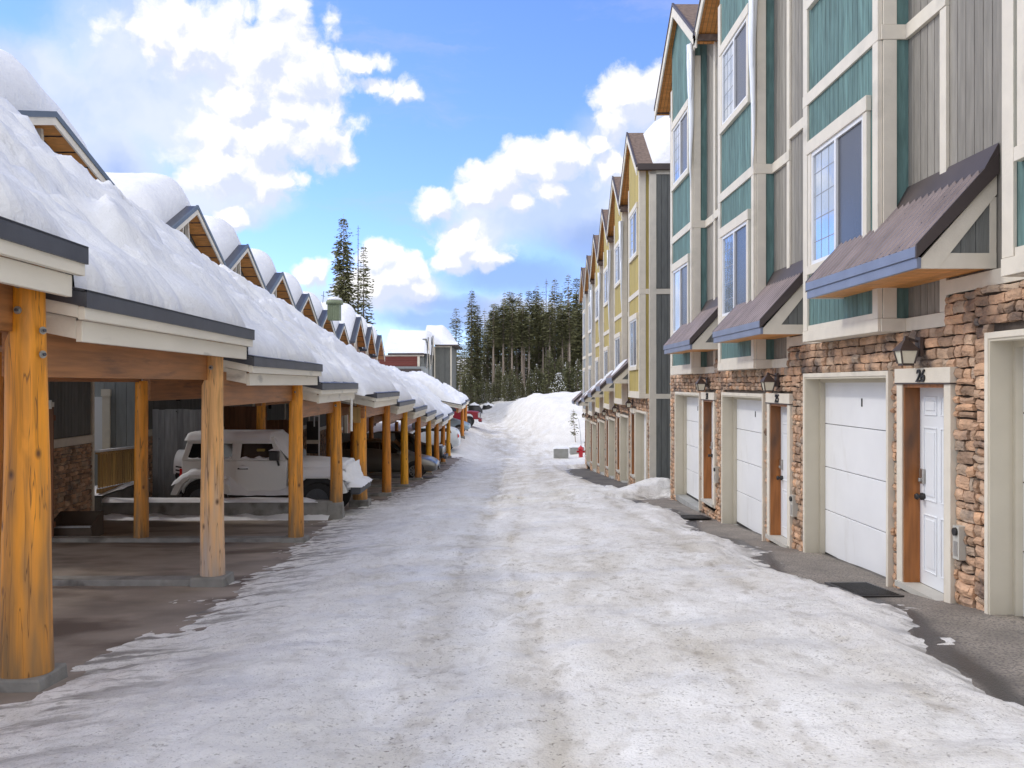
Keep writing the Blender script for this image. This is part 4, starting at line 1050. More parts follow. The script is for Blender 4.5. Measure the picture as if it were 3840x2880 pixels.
# the two-storey block that closes the left row
def far_block():
    root = empty('end_house', (0, 0, 0), label='red and grey boarded end house under one long snow roof', cat='house')
    Y = 84.0
    def X(u): return (u-U0)/F*Y
    def Z(v): return -(v-V0)/F*Y
    b = MB(); b.box(X(1457)-2, X(1590), Y+.1, Y+9, Z(1700), Z(1340), M['darkside']); b.build('wall', root)
    s = MB(); xs0, xs1 = X(1457)-2, X(1564)
    n = 7
    for i in range(n): z0 = lerp(Z(1382), Z(1336), i/n); s.box(xs0, xs1, Y+.06, Y+.1, z0+.006, lerp(Z(1382), Z(1336), (i+1)/n)-.006, M['redside'])
    s.build('red_siding', root)
    s = MB(); boards(s, xs0, xs1, Z(1600), Z(1397), Y+.1, M['darkside'], axis_='x', nrm=-1, w=.3, t=.04); s.build('grey_siding', root)
    t = MB(); c = M['cream']
    t.box(X(1565), X(1574), Y+.03, Y+.1, Z(1380), Z(1336), c); t.box(X(1565), X(1574), Y+.03, Y+.1, Z(1600), Z(1396), c); t.box(xs0, X(1590), Y+.02, Y+.1, Z(1336), Z(1331), c)
    t.box(xs0, X(1578), Y-.1, Y+.1, Z(1397), Z(1395), c); t.build('trim_boards', root)
    t = MB(); t.box(xs0, X(1580), Y-.25, Y+.1, Z(1394), Z(1383), M['darkmetal']); t.box(X(1455), X(1590), Y-.2, Y+9, Z(1331), Z(1324), M['darkmetal']); t.build('roof', root)
    # rear, taller grey wing
    Y2 = 92.0
    X2 = lambda u: (u-U0)/F*Y2; Z2 = lambda v: -(v-V0)/F*Y2
    w = MB(); w.box(X2(1600), X2(1693), Y2+.1, Y2+9, Z2(1600), Z2(1299), M['darkside']); w.build('wing_wall', root)
    s = MB(); boards(s, X2(1633), X2(1687), Z2(1500), Z2(1302), Y2+.1, M['darkside'], axis_='x', nrm=-1, w=.2, t=.03); s.build('grey_siding', root)
    t = MB(); t.box(X2(1688), X2(1694), Y2, Y2+.1, Z2(1500), Z2(1302), c); t.box(X2(1628), X2(1632), Y2, Y2+.1, Z2(1500), Z2(1302), c); t.box(X2(1632), X2(1694), Y2-.02, Y2+.1, Z2(1302), Z2(1298), c); t.build('trim_boards', root)
    t = MB(); t.box(X2(1632), X2(1719), Y2-.6, Y2+9.5, Z2(1298), Z2(1293), M['darkmetal']); t.build('wing_roof', root)
    # two steep gables between
    for u, v, YY in ((1601, 1270, 86.0), (1619, 1264, 90.5)):
        g = MB(); xx = (u-U0)/F*YY; za = -(v-V0)/F*YY
        g.prism([(YY-2.1, za-2.6), (YY+2.1, za-2.6), (YY, za)], xx-.4, xx, 'x', M['darkside'])
        g.prism([(YY-2.1, za-6.6), (YY+2.1, za-6.6), (YY+2.1, za-2.6), (YY-2.1, za-2.6)], xx-3, xx-.05, 'x', M['bluegrey']); go = g.build('gable', root)
        for sg in (-1, 1):
            k = MB(); k.bar((xx+.12, YY, za+.05), (xx+.12, YY+sg*2.2, za-2.7), .26, .07, M['strip'], up=(1,0,0)); k.bar((xx+.14, YY, za-.12), (xx+.14, YY+sg*2.1, za-2.75), .22, .07, M['cream'], up=(1,0,0)); k.build('rake_board', go)
    b = MB()
    def fn(a, bb):
        x = lerp(X(1440), X(1600), a); y = lerp(Y-.2, Y+9, bb)
        e = math.sqrt(max(0, 1-(1-min(1, bb*7))**2)); e2 = math.sqrt(max(0, 1-(1-min(1, (1-a)*12))**2))
        return (x, y, Z(1324)+e*e2*(.35+2.0*min(1, bb*1.9))+.12*fbm(x*.4, y*.4, 7))
    b.grid(40, 30, fn, M['snow'])
    def fn2(a, bb):
        x = lerp(X2(1590), X2(1717), a); y = lerp(Y2-.55, Y2+9, bb)
        e = math.sqrt(max(0, 1-(1-min(1, bb*7))**2)); e2 = sstep(0, .55, 1-a)
        return (x, y, Z2(1293)+e*(.25+1.9*e2*min(1, bb*2.2+.1))+.10*fbm(x*.4, y*.4, 9))
    b.grid(40, 30, fn2, M['snow'])
    tag(b.build('roof_snow'), 'broad smooth snow field on the roof of the red and grey end house', 'snow', kind='stuff')
far_block()
# green vent turret with a snow hat
def turret():
    root = empty('roof_turret', label='pale green boarded roof turret wearing a snow cap', cat='turret')
    Y = 44.0; x = (1251-U0)/F*Y; Z = lambda v: -(v-V0)/F*Y
    b = MB(); w = .27*1.0; gm = mat('green_boards', (.20,.24,.15), .7, .12, 3, bump=.1, island=.1)
    for i in range(5): a = x-w+i*2*w/5; b.box(a+.004, a+2*w/5-.004, Y, Y+.54, Z(1200), Z(1139), gm)
    b.box(x-w-.02, x-w, Y-.02, Y+.56, Z(1200), Z(1139), gm); b.build('turret_wall', root)
    b = MB(); b.tube([(x, Y+.27, Z(1140)), (x, Y+.27, Z(1132)), (x, Y+.27, Z(1124))], [.40,.42,.36], gm, 16); b.build('turret_cap', root)
    b = MB(); b.tube([(x, Y+.27, Z(1125)), (x, Y+.27, Z(1118)), (x, Y+.27, Z(1111))], [.38,.32,.12], M['snow'], 16); b.build('snow_cap', root)
    b = MB(); b.bar((x-.55, Y+.2, Z(1135)), (x-.50, Y+.2, Z(1090)), .02, .02, M['black']); b.bar((x-.62, Y+.2, Z(1106)), (x-.44, Y+.2, Z(1110)), .02, .02, M['black']); b.build('aerial', root)
turret()
# ------------------------------------------------------------------ fences, rails and fittings behind the cars
def plank_fence(name, label, a, b, z0, z1, m, w=.15, rail=True, grp=None):
    a = Vector(a+(0,)); b = Vector(b+(0,)); d = (b-a); n = max(1, round(d.length/w)); root = MB()
    nrm = Vector((d.y, -d.x, 0)).normalized()*.012
    for i in range(n):
        p = a+d*(i/n)+d.normalized()*.003; q = a+d*((i+1)/n)-d.normalized()*.003; dz = random.uniform(-.012, .012)
        vs = [(v.x, v.y, z) for z in (z0, z1+dz) for v in (p+nrm, q+nrm, q-nrm, p-nrm)]
        root.hexa(vs, m)
    e = empty(name, (0,0,0), label=label, cat='fence')
    if grp: e['group'] = grp
    root.build('planks', e)
    if rail:
        r = MB()
        for z in (z0+.3, z1-.25): r.bar((a.x, a.y+.05, z), (b.x, b.y+.05, z), .04, .09, m)
        r.build('fence_rail', e)
    return e
plank_fence('plank_fence', 'weathered grey board fence behind the snowy off-road car', (-8.42, 22.28), (-7.25, 22.28), -3.2, -.60, M['fence'])
plank_fence('plank_fence', 'brown cedar screen behind the roof of the snowy off-road car', (-7.95, 26.4), (-6.75, 26.4), -3.4, -.62, M['brownfence'])
plank_fence('plank_fence', 'tall brown cedar screen beside the thick orange post', (-8.6, 15.25), (-7.38, 15.25), -2.6, -.30, M['brownfence'])
plank_fence('plank_fence', 'brown cedar screen seen past the square-cut post', (-8.2, 31.4), (-6.9, 31.4), -3.7, -1.2, M['brownfence'])
plank_fence('plank_fence', 'pale board screen behind the dark far cars', (-8.4, 44.0), (-5.2, 44.0), -4.6, -2.3, M['bluegrey'], w=.3)
def railing():
    e = empty('railing', label='golden wooden stair railing with snow on its top rail', cat='railing')
    a = Vector((-8.52, 19.5, 0)); b = Vector((-8.72, 22.3, 0)); r = MB(); s = MB(); n = 18
    zt0, zt1 = -1.44, -1.54
    for i in range(n):
        p = a.lerp(b, (i+.5)/n); zt = lerp(zt0, zt1, i/n); s.box(p.x-.02, p.x+.02, p.y-.02, p.y+.02, zt-.78, zt-.03, M['railwood'])
    s.build('baluster', e)['kind'] = 'stuff'
    r.bar((a.x, a.y, zt0), (b.x, b.y, zt1), .09, .05, M['railwood']); r.bar((a.x, a.y, zt0-.80), (b.x, b.y, zt1-.80), .05, .08, M['railwood']); r.build('handrail', e)
    t = MB(); t.bar((a.x, a.y, zt0+.04), (b.x, b.y, zt1+.05), .09, .05, M['snow']); t.bar((a.x, a.y, zt0-.745), (b.x, b.y, zt1-.745), .05, .02, M['snow']); t.build('snow_strip', e)
    w = MB(); w.hexa([(-9.2, 19.4, -3.2), (-8.4, 19.4, -3.2), (-8.5, 22.3, -3.3), (-9.2, 22.3, -3.3), (-9.2, 19.4, -2.36), (-8.4, 19.4, -2.36), (-8.5, 22.3, -2.28), (-9.2, 22.3, -2.28)], M['concrete']); tag(w.build('landing'), 'low grey landing below the golden stair railing', 'landing')
    t = MB(); t.grid(12, 4, lambda p, q: (lerp(-9.2, -8.38, q), lerp(19.4, 22.3, p), -2.34+.07*p+.05*max(0, fbm(p*4, q*3, 2)+.3)+.02), M['snow']); tag(t.build('snow_patch'), 'thin snow on the landing behind the post', 'snow', kind='stuff')
railing()
def house_door_left():
    e = MB(); Y = 22.10; x = lambda u: (u-U0)/F*Y; z = lambda v: -(v-V0)/F*Y
    o = empty('side_door', label='cream framed side door on the grey end wall behind the railing', cat='door')
    e.box(x(382), x(416), Y-.05, Y+.03, z(1486), z(1459), M['cream']); e.box(x(385), x(413), Y-.03, Y+.03, z(1690), z(1486), M['cream']); e.build('door_frame', o)
    d = MB(); d.box(x(350), x(384), Y-.02, Y+.04, z(1690), z(1488), M['door']); d.build('door_leaf', o)
house_door_left()
def planter():
    e = empty('planter_box', (-7.25, 15.75, gz(-7.2, 15.8)+.0), R(4), label='low dark wooden planter box by the stone wall', cat='planter')
    b = MB(); m = M['planter']; b.box(-.33, .33, -.28, -.25, .02, .22, m); b.box(-.33, .33, .25, .28, .02, .42, m)
    b.prism([(-.28,.02),(.28,.02),(.28,.42),(-.28,.22)], -.36, -.33, 'x', m); b.prism([(-.28,.02),(.28,.02),(.28,.42),(-.28,.22)], .33, .36, 'x', m); b.build('box', e)
    b = MB(); b.box(-.35, .35, -.31, -.25, .22, .25, M['fence']); b.build('box_lip', e)
planter()
b = MB(); b.box(-7.43, -7.36, 15.17, 15.23, -.37, -.29, M['plate']); b.box(-7.44, -7.37, 15.15, 15.17, -.40, -.26, M['plate']); tag(b.build('flood_light'), 'small white floodlight on top of the brown screen', 'light')
b = MB(); b.box(-3.235, -3.195, 19.50, 19.53, -.98, -.30, M['vinyl']); b.box(-3.235, -3.22, 19.47, 19.5, -.98, -.30, M['plate']); tag(b.build('bay_sign'), 'narrow white board fixed edge-on to a carport post', 'sign')
def power_box():
    o = empty('meter_cabinet', label='dark cabinet with white frame on the far carport wall', cat='cabinet')
    Y = 27.5; x = lambda u: (u-U0)/F*Y; z = lambda v: -(v-V0)/F*Y
    b = MB(); b.box(x(1150), x(1193), Y, Y+.2, z(1700), z(1580), M['black']); b.build('cabinet_body', o)
    b = MB(); b.box(x(1177), x(1199), Y-.03, Y, z(1562), z(1547), M['vinyl']); b.box(x(1177), x(1181), Y-.03, Y, z(1600), z(1562), M['vinyl']); b.box(x(1195), x(1199), Y-.03, Y, z(1720), z(1562), M['vinyl']); b.box(x(1150), x(1197), Y-.04, Y, z(1664), z(1650), M['cream']); b.build('white_frame', o)
power_box()
# ------------------------------------------------------------------ vehicles
def wheel(parent, x, y, r, w=.22, side=-1, spokes=10, rimm='rim'):
    b = MB(); y0, y1 = y-w/2, y+w/2
    b.tube([(x, y0, r), (x, y0+.03, r), (x, y1-.03, r), (x, y1, r)], [r*.93, r, r, r*.93], M['tyre'], 32)
    o = b.build('wheel', parent)
    k = MB(); yo = y0-.004 if side < 0 else y1+.004; s = side
    k.tube([(x, yo-s*.03, r), (x, yo, r)], [r*.64, r*.64], M['plastic'], 24)
    k.tube([(x, yo, r), (x, yo+s*.012, r)], [r*.17, r*.15], M[rimm], 16)
    for i in range(spokes):
        a = 2*math.pi*i/spokes; k.bar((x+math.cos(a)*r*.12, yo+s*.006, r+math.sin(a)*r*.12), (x+math.cos(a)*r*.6, yo+s*.006, r+math.sin(a)*r*.6), .035, .02, M[rimm], up=(0,1,0))
    n = 28
    for i in range(n):
        a0, a1 = 2*math.pi*i/n, 2*math.pi*(i+1)/n; rr = r*.615
        k.bar((x+math.cos(a0)*rr, yo+s*.008, r+math.sin(a0)*rr), (x+math.cos(a1)*rr, yo+s*.008, r+math.sin(a1)*rr), .03, .03, M[rimm], up=(0,1,0))
    k.build('rim', o); return o
def jeep():
    root = empty('off_road_car', label='pale grey two-door off-road car blanketed in snow under the carport', cat='car')
    m = M['carwhite']
    def arch(cx, r, n=9): return [(cx+r*math.cos(math.pi-math.pi*i/(n-1)), .50+r*math.sin(math.pi*i/(n-1))*.78) for i in range(n)]
    b = MB(); W = .76
    prof = [(-1.9,.50),(-1.9,1.24),(.36,1.24),(.36,.50)]; ar = arch(-1.42, .44)
    b.prism([(-1.9,.56),(-1.9,1.24),(.40,1.24),(.40,.50)]+[(p[0], p[1]) for p in reversed(ar)], -W, W, 'y', m)
    b.build('body', root, bevel=.03)
    b = MB(); ar = arch(1.09, .42)
    b.prism([(.404,.52),(.404,1.17),(1.62,1.11),(1.70,1.05),(1.72,.62)]+list(reversed(ar)), -.66, .66, 'y', m)
    b.build('hood', root, bevel=.04)
    b = MB(); b.box(1.725, 1.755, -.60, .60, .60, 1.05, m)
    for i in range(7): yy = -.27+i*.09; b.box(1.752, 1.762, yy-.022, yy+.022, .68, .98, M['black'])
    b.build('grille', root, bevel=.006)
    for sy in (-1, 1):
        b = MB(); b.tube([(1.74, sy*.45, .86), (1.79, sy*.45, .86)], [.11,.105], M['headlight'], 20); b.build('headlight', root)
    # flared fenders
    for nm, cx, y_ in (('front_fender', 1.09, .66), ('rear_fender', -1.42, .76)):
        for sy in (-1, 1):
            b = MB(); o = [(cx-.66,.50),(cx-.50,.86),(cx-.30,.96),(cx+.32,.96),(cx+.55,.84),(cx+.66,.55)]; i_ = [(cx+.52,.52),(cx+.40,.76),(cx+.24,.86),(cx-.24,.86),(cx-.40,.74),(cx-.52,.50)]
            for k in range(5):
                b.prism([o[k], o[k+1], i_[4-k], i_[5-k]], *(sorted((sy*y_, sy*.94))), 'y', m)
            b.build(nm, root, bevel=.012)
            d = MB(); d.tube([(cx, sy*.70, .42), (cx, sy*.60, .42)], [.50,.50], M['black'], 24)
            d.build('wheel_well', root)
    # door seams, door panel, handle
    for sy in (-1, 1):
        b = MB(); yy = sorted((sy*W, sy*(W+.012)))
        b.prism([(-.70,.62),(-.66,.54),(.22,.54),(.30,.66),(.33,1.235),(-.72,1.235)], yy[0], yy[1], 'y', m)
        dd = b.build('door', root, bevel=.008)
        b = MB(); b.box(-.66, -.44, *sorted((sy*(W+.014), sy*(W+.045))), 1.045, 1.075, M['black']); b.build('door_handle', dd)
        # mirror
        b = MB(); b.box(.06, .27, *sorted((sy*.84, sy*.98)), 1.25, 1.46, M['black']); b.bar((.24, sy*.80, 1.12), (.22, sy*.86, 1.27), .05, .05, M['black'])
        b.build('mirror', root, bevel=.03)
        b = MB(); b.grid(6, 6, lambda p, q: (lerp(.05,.28,p), sy*.91+lerp(-.07,.07,q), 1.462+.05*math.sin(p*math.pi)*math.sin(q*math.pi)), M['snowcar']); b.build('mirror_snow', root)
    # hard top: pillars, roof
    b = MB(); wt = .66; wb = W
    def ring(x, z0, z1, w0, w1): return [(x, -w0, z0), (x, w0, z0), (x, w1, z1), (x, -w1, z1)]
    A = ring(-1.90, 1.245, 1.25, wb, wb); 
    # shell as side sheets with openings made from bars
    for sy in (-1, 1):
        f = lambda x, z: (x, sy*lerp(wb, wt, (z-1.24)/.50), z)
        def quad(p0, p1, p2, p3):
            t = .03; vs = []
            for (x, z) in (p0, p1, p2, p3):
                q = f(x, z); vs.append(q)
            for (x, z) in (p0, p1, p2, p3):
                q = f(x, z); vs.append((q[0], q[1]-sy*t, q[2]))
            b.add(vs, [(0,1,2,3) if sy < 0 else (3,2,1,0), (7,6,5,4) if sy < 0 else (4,5,6,7), (0,4,5,1), (1,5,6,2), (2,6,7,3), (3,7,4,0)], m)
        quad((-1.90,1.24),(-1.78,1.24),(-1.68,1.60),(-1.80,1.60)); quad((-.80,1.24),(-.62,1.24),(-.60,1.60),(-.80,1.60))
        quad((.16,1.24),(.40,1.24),(.14,1.60),(.06,1.60)); quad((-1.80,1.60),(.14,1.60),(.10,1.72),(-1.76,1.72))
        quad((-1.78,1.24),(-.80,1.24),(-.80,1.285),(-1.765,1.285)); quad((-.62,1.24),(.16,1.24),(.14,1.285),(-.62,1.285))
    b.box(-1.76, .10, -.655, .655, 1.715, 1.76, m)
    b.hexa([(-1.90,-.74,1.24),(-1.87,-.74,1.24),(-1.87,.74,1.24),(-1.90,.74,1.24),(-1.79,-.64,1.72),(-1.74,-.64,1.72),(-1.74,.64,1.72),(-1.79,.64,1.72)], m)
    tp = b.build('hard_top', root, bevel=.01)
    for sy in (-1, 1):
        f = lambda x, z: (x, sy*(lerp(wb, wt, (z-1.24)/.50)-.022), z)
        g = MB(); g.add([f(-1.78,1.27), f(-.78,1.27), f(-.78,1.61), f(-1.70,1.61)], [(0,1,2,3)], M['cglass']); g.build('side_window', root)
        g = MB(); g.add([f(-.64,1.27), f(.22,1.27), f(.06,1.61), f(-.62,1.61)], [(0,1,2,3)], M['cglass']); g.build('side_window', root)
    g = MB(); g.add([(.40,-.70,1.25),(.40,.70,1.25),(.12,.62,1.71),(.12,-.62,1.71)], [(0,1,2,3)], M['cglass']); g.build('windscreen', root)
    g = MB(); g.box(-.30, -.06, -.70, -.40, 1.1, 1.50, M['amber']); g.build('seat', root, bevel=.04)
    for sy in (-1, 1):
        b = MB(); b.box(-1.935, -1.88, *sorted((sy*.62, sy*.775)), .86, 1.06, M['redlight']); b.build('tail_light', root, bevel=.01)
    b = MB(); b.box(-2.05, -1.90, -.80, .80, .50, .70, M['plastic']); b.build('rear_bumper', root, bevel=.03)
    b = MB(); b.box(1.80, 2.02, -.84, .84, .50, .68, M['plastic']); b.box(1.72, 1.80, -.4, .4, .50, .62, M['plastic']); b.build('front_bumper', root, bevel=.04)
    b = MB(); b.box(-.85, .50, -.80, -.70, .44, .54, M['black']); b.build('sill_step', root, bevel=.02)
    for x in (1.09, -1.42):
        for sy in (-1, 1): wheel(root, x, sy*.80, .385, .24, sy, 7, 'plastic')
    # spare
    b = MB(); x0 = -1.97; b.tube([(x0-.21, -.05, 1.0), (x0-.18, -.05, 1.0), (x0-.03, -.05, 1.0), (x0, -.05, 1.0)], [.33,.37,.37,.33], M['tyre'], 30); b.tube([(x0-.215, -.05, 1.0), (x0-.20, -.05, 1.0)], [.22,.22], M['plastic'], 20)
    for i in range(30):
        a = 2*math.pi*i/30; b.bar((x0-.17, -.05+math.cos(a)*.37, 1+math.sin(a)*.37), (x0-.03, -.05+math.cos(a+.06)*.37, 1+math.sin(a+.06)*.37), .03, .03, M['tyre'])
    b.build('spare_wheel', root)
    # snow on it
    s = MB(); S = M['snowcar']
    def roofs(p, q):
        x = lerp(-1.86, .50, p); y = lerp(-.70, .70, q); e = (1-(2*q-1)**8)**.5*(1-(max(0, .06-p)/.06)**2)**.5
        base = 1.735 if x < .02 else lerp(1.735, 1.28, min(1, (x-.02)/.42))
        t = .12*e if x < .1 else .13*e
        drop = .11*sstep(.80, 1, abs(2*q-1))
        return (x+.03*sstep(.05,.2,x), y*(1 if x < .05 else .97), base+t-drop*.6+.006*fbm(x*4, y*4))
    s.grid(60, 22, roofs, S)
    def hood(p, q):
        x = lerp(.42, 1.80, p); y = lerp(-.70, .70, q); e = (1-(2*q-1)**6)**.5*(1-(max(0, p-.88)/.12)**2)**.5
        return (x, y, lerp(1.10, 1.03, p)+.17*e+.01*fbm(x*3, y*3)-.28*max(0, p-.9)/.1)
    s.grid(40, 20, hood, S)
    for sy in (-1, 1):
        def fe(p, q):
            x = lerp(.45, 1.80, p); y = sy*lerp(.66, .97, q); e = (1-(2*p-1)**6)**.5*(1-(q)**6)**.5
            return (x, y, .90-.30*max(0, abs(x-1.09)-.35)+.20*e*(1-.25*q)+.012*fbm(x*4, y*4))
        s.grid(34, 10, fe, S)
        def re(p, q):
            x = lerp(-2.06, -.80, p); y = sy*lerp(.74, .97, q); e = (1-(2*p-1)**6)**.5*(1-(q)**6)**.5
            return (x, y, .93-.62*max(0, abs(x+1.42)-.26)+.13*e*(1-.3*q)+.03*fbm(x*6, y*5))
        s.grid(34, 10, re, S)
        def sill(p, q):
            x = lerp(-.86, .50, p); y = sy*lerp(.74, .92, q); up = max(0, 1-p*3.2)*.32+max(0, p*5-4)*.10
            return (x, y, .50+(.10+up)*(1-q)**.8+.02*fbm(x*4, y*4))
        s.grid(26, 7, sill, S)
        for xa, xb in ((-1.76,-.80),(-.60,.10)):
            def ws(p, q):
                x = lerp(xa, xb, p); return (x, sy*(.745+.035*q), 1.275+.05*max(.1, .5+fbm(x*7, 3))*(1-q))
            s.grid(24, 4, ws, S)
        s.tube([(-.62, sy*.785, 1.085), (-.56, sy*.785, 1.10), (-.42, sy*.785, 1.08)], [.03,.045,.02], S, 8)
    # snow plastered over the nose
    def nose(p, q):
        z = lerp(.60, 1.10, p); y = lerp(-.80, .80, q); e = (1-(2*q-1)**8)**.5
        return (1.68+(.10+.15*(1-p)**1.3)*e+.03*fbm(z*6, y*5)*e, y*(.88+.12*(1-p)), z+.06*p*e)
    s.grid(18, 30, nose, S)
    def fb(p, q):
        x = lerp(1.72, 2.06, p); y = lerp(-.86, .86, q); e = (1-(2*q-1)**8)**.5; return (x, y, .66+(.11*(1-p**3)+.03*fbm(x*7, y*5))*e)
    s.grid(8, 30, fb, S)
    def sp(p, q):
        a = lerp(-.25, math.pi+.25, q); r = .375+.05*max(0, math.sin(a))
        return (x0-.22+.22*p, -.05+math.cos(a)*r, 1+math.sin(a)*r)
    s.grid(5, 24, sp, S); s.build('snow_cover', root)
    return root
j = jeep(); j.location = (-5.17, 21.12, gz(-5, 21)-.0)
def rounded_car(label, name, paint, prof, W=.90, wheels=((1.35,.33),(-1.35,.33)), glass=None, cat='car', ws=None, facing=1):
    """prof: stations (x, z_bottom, z_belt, z_top, half_width_at_top)"""
    root = empty(name, label=label, cat=cat); b = MB(); vs = []
    for (x, zb, zt, zr, wt) in prof:
        half = [(0, zb), (W*.80, zb), (W*.97, zb+.12), (W, lerp(zb, zt, .62)), (W*.95, zt), (wt, zr-.03 if zr > zt+.1 else zr-.012), (wt*.55, zr), (0, zr+.012)]
        rg = half+[(-y, z) for y, z in reversed(half[1:-1])]
        vs += [(x, y, z) for y, z in rg]
    n = 14; fs = [(i*n+j_, i*n+(j_+1) % n, (i+1)*n+(j_+1) % n, (i+1)*n+j_) for i in range(len(prof)-1) for j_ in range(n)]
    fs += [tuple(range(n-1, -1, -1)), tuple((len(prof)-1)*n+k for k in range(n))]
    b.add(vs, fs, paint, True); o = b.build('body', root); sm = o.modifiers.new('s', 'SUBSURF'); sm.levels = 2; sm.render_levels = 2
    for x, r in wheels:
        for sy in (-1, 1):
            d = MB(); d.tube([(x, sy*(W-.10), r+.02), (x, sy*(W+.006), r+.02)], [r*1.16, r*1.16], M['black'], 28); d.build('wheel_arch', root)
            wheel(root, x, sy*(W-.09), r, .21, sy, 10)
    for q in glass or []:
        pts, mat_ = q[0], M['cglass']
        for sy in (-1, 1) if len(q) < 2 else (1,):
            g = MB(); vv = [(x, sy*y, z) for x, y, z in pts]; g.add(vv, [tuple(range(len(vv)))], mat_)
            g.build('side_window' if len(q) < 2 else 'windscreen', root)
    return root
def lights(root, pts, m, nm, r=(.06,.16,.07)):
    for sy in (-1, 1):
        x, y, z = pts; b = MB(); vs = []
        nn = 10
        b.grid(nn, nn, lambda p, q: (x+r[0]*math.sin(p*math.pi)*math.sin(q*math.pi), sy*(y+(p-.5)*2*r[1]), z+(q-.5)*2*r[2]), M[m]); b.build(nm, root)
# silver hatch
pr = [(-2.2,.45,.80,.95,.6),(-2.1,.30,.95,1.10,.66),(-1.7,.26,1.0,1.45,.60),(-.9,.24,.98,1.56,.60),(0,.24,.96,1.57,.60),(.45,.24,.95,1.46,.60),(.95,.24,.94,1.12,.66),(1.25,.24,.86,.98,.74),(1.9,.25,.74,.86,.70),(2.2,.28,.66,.74,.60),(2.32,.36,.58,.62,.40)]
c1 = rounded_car('silver-grey hatchback nosing out between the orange posts', 'parked_car', M['carsilver'], pr, W=.90, wheels=((1.42,.33),(-1.35,.33)),
    glass=[([(-1.4,.80,1.02),(.0,.80,1.02),(-.02,.655,1.45),(-1.3,.655,1.43)],), ([(.05,.80,1.02),(.85,.80,1.02),(.38,.655,1.42),(.03,.655,1.45)],), ([(.98,-.70,1.10),(.98,.70,1.10),(.52,.60,1.50),(.52,-.60,1.50)], 1)])
lights(c1, (2.10,.66,.68), 'headlight', 'headlight', (.05,.14,.055))
g_ = MB(); g_.box(2.30, 2.345, -.42, .42, .38, .50, M['black']); g_.build('grille', c1, bevel=.01)
for ya_ in (-1.05, .92): g_ = MB(); g_.box(.72, .88, ya_, ya_+.13, 1.0, 1.12, M['carsilver']); g_.build('mirror', c1, bevel=.03)
c1.location = (-5.02, 37.95, gz(-5, 37.5)); c1['group'] = 'cars parked under the carports'
# charcoal upright off-roader with round lamps
pr = [(-2.0,.5,1.1,1.25,.7),(-1.95,.4,1.15,1.78,.66),(-1.0,.4,1.14,1.82,.66),(-.0,.4,1.14,1.80,.66),(.35,.4,1.13,1.62,.66),(.62,.4,1.12,1.17,.7),(1.6,.42,1.05,1.12,.66),(1.85,.45,.98,1.06,.6),(1.9,.5,.95,.98,.55)]
c2 = rounded_car('charcoal off-road car with a white-ringed round headlamp', 'parked_car', M['carblack'], pr, W=.88, wheels=((1.2,.40),(-1.3,.40)),
    glass=[([(-1.7,.80,1.18),(-.6,.80,1.18),(-.6,.70,1.68),(-1.65,.70,1.68)],), ([(-.5,.80,1.18),(.42,.80,1.18),(.18,.70,1.64),(-.5,.70,1.68)],)])
for sy in (-1, 1):
    q = MB(); q.tube([(1.86, sy*.55, .86), (1.93, sy*.55, .86)], [.19,.18], M['vinyl'], 22); q.tube([(1.931, sy*.55, .86), (1.94, sy*.55, .86)], [.12,.11], M['strip'], 20); q.build('headlight', c2)
q = MB(); q.box(1.90, 2.08, -.8, .8, .45, .62, M['plastic']); q.build('front_bumper', c2, bevel=.04)
q = MB(); q.grid(20, 14, lambda p, r: (lerp(.7, 1.8, p), lerp(-.6, .6, r), 1.10+.05*math.sin(p*3.14)*math.sin(r*3.14)), M['snowcar']); q.build('snow_cover', c2)
c2.location = (-5.05, 47.9, gz(-5, 47.5)); c2['group'] = 'cars parked under the carports'
# white estate seen by its tail, light blue car, dark red pickup
pr = [(-2.25,.45,.8,1.0,.6),(-2.15,.32,.95,1.45,.62),(-1.6,.28,1.0,1.62,.62),(-.4,.26,1.0,1.66,.62),(.3,.26,.98,1.60,.62),(1.0,.26,.96,1.12,.68),(1.9,.28,.82,.95,.7),(2.25,.36,.62,.68,.45)]
c3 = rounded_car('white estate car parked nose-in, red tail lamp toward the lane', 'parked_car', M['carwhite2'], pr, W=.90, wheels=((1.4,.35),(-1.35,.35)),
    glass=[([(-1.8,.80,1.04),(.9,.80,1.04),(.25,.67,1.5),(-1.6,.67,1.52)],), ([(-2.16,-.6,1.05),(-2.16,.6,1.05),(-2.02,.56,1.45),(-2.02,-.56,1.45)], 1)])
lights(c3, (-2.12,.74,1.02), 'redlight', 'tail_light', (-.10,.12,.16)); c3.location = (-5.1, 59.3, gz(-4, 59)); c3.rotation_euler.z = math.pi; c3['group'] = 'cars parked under the carports'
pr2 = [(-2.1,.45,.8,1.0,.6),(-2.0,.3,.9,1.1,.6),(-1.3,.26,.95,1.42,.58),(-.1,.26,.95,1.46,.58),(.4,.26,.94,1.38,.58),(1.0,.26,.92,1.05,.68),(1.8,.28,.78,.9,.7),(2.15,.36,.60,.66,.45)]
c4 = rounded_car('pale blue car poking out past the last orange post', 'parked_car', M['carblue'], pr2, W=.88, wheels=((1.35,.32),(-1.3,.32)),
    glass=[([(-1.3,.78,1.0),(.8,.78,1.0),(.3,.64,1.33),(-1.1,.64,1.34)],), ([(.98,-.62,1.05),(.98,.62,1.05),(.48,.56,1.36),(.48,-.56,1.36)], 1)])
lights(c4, (2.02,.60,.66), 'headlight', 'headlight', (.08,.15,.08)); c4.location = (-4.65, 67.8, gz(-4, 67.5)); c4['group'] = 'cars parked under the carports'
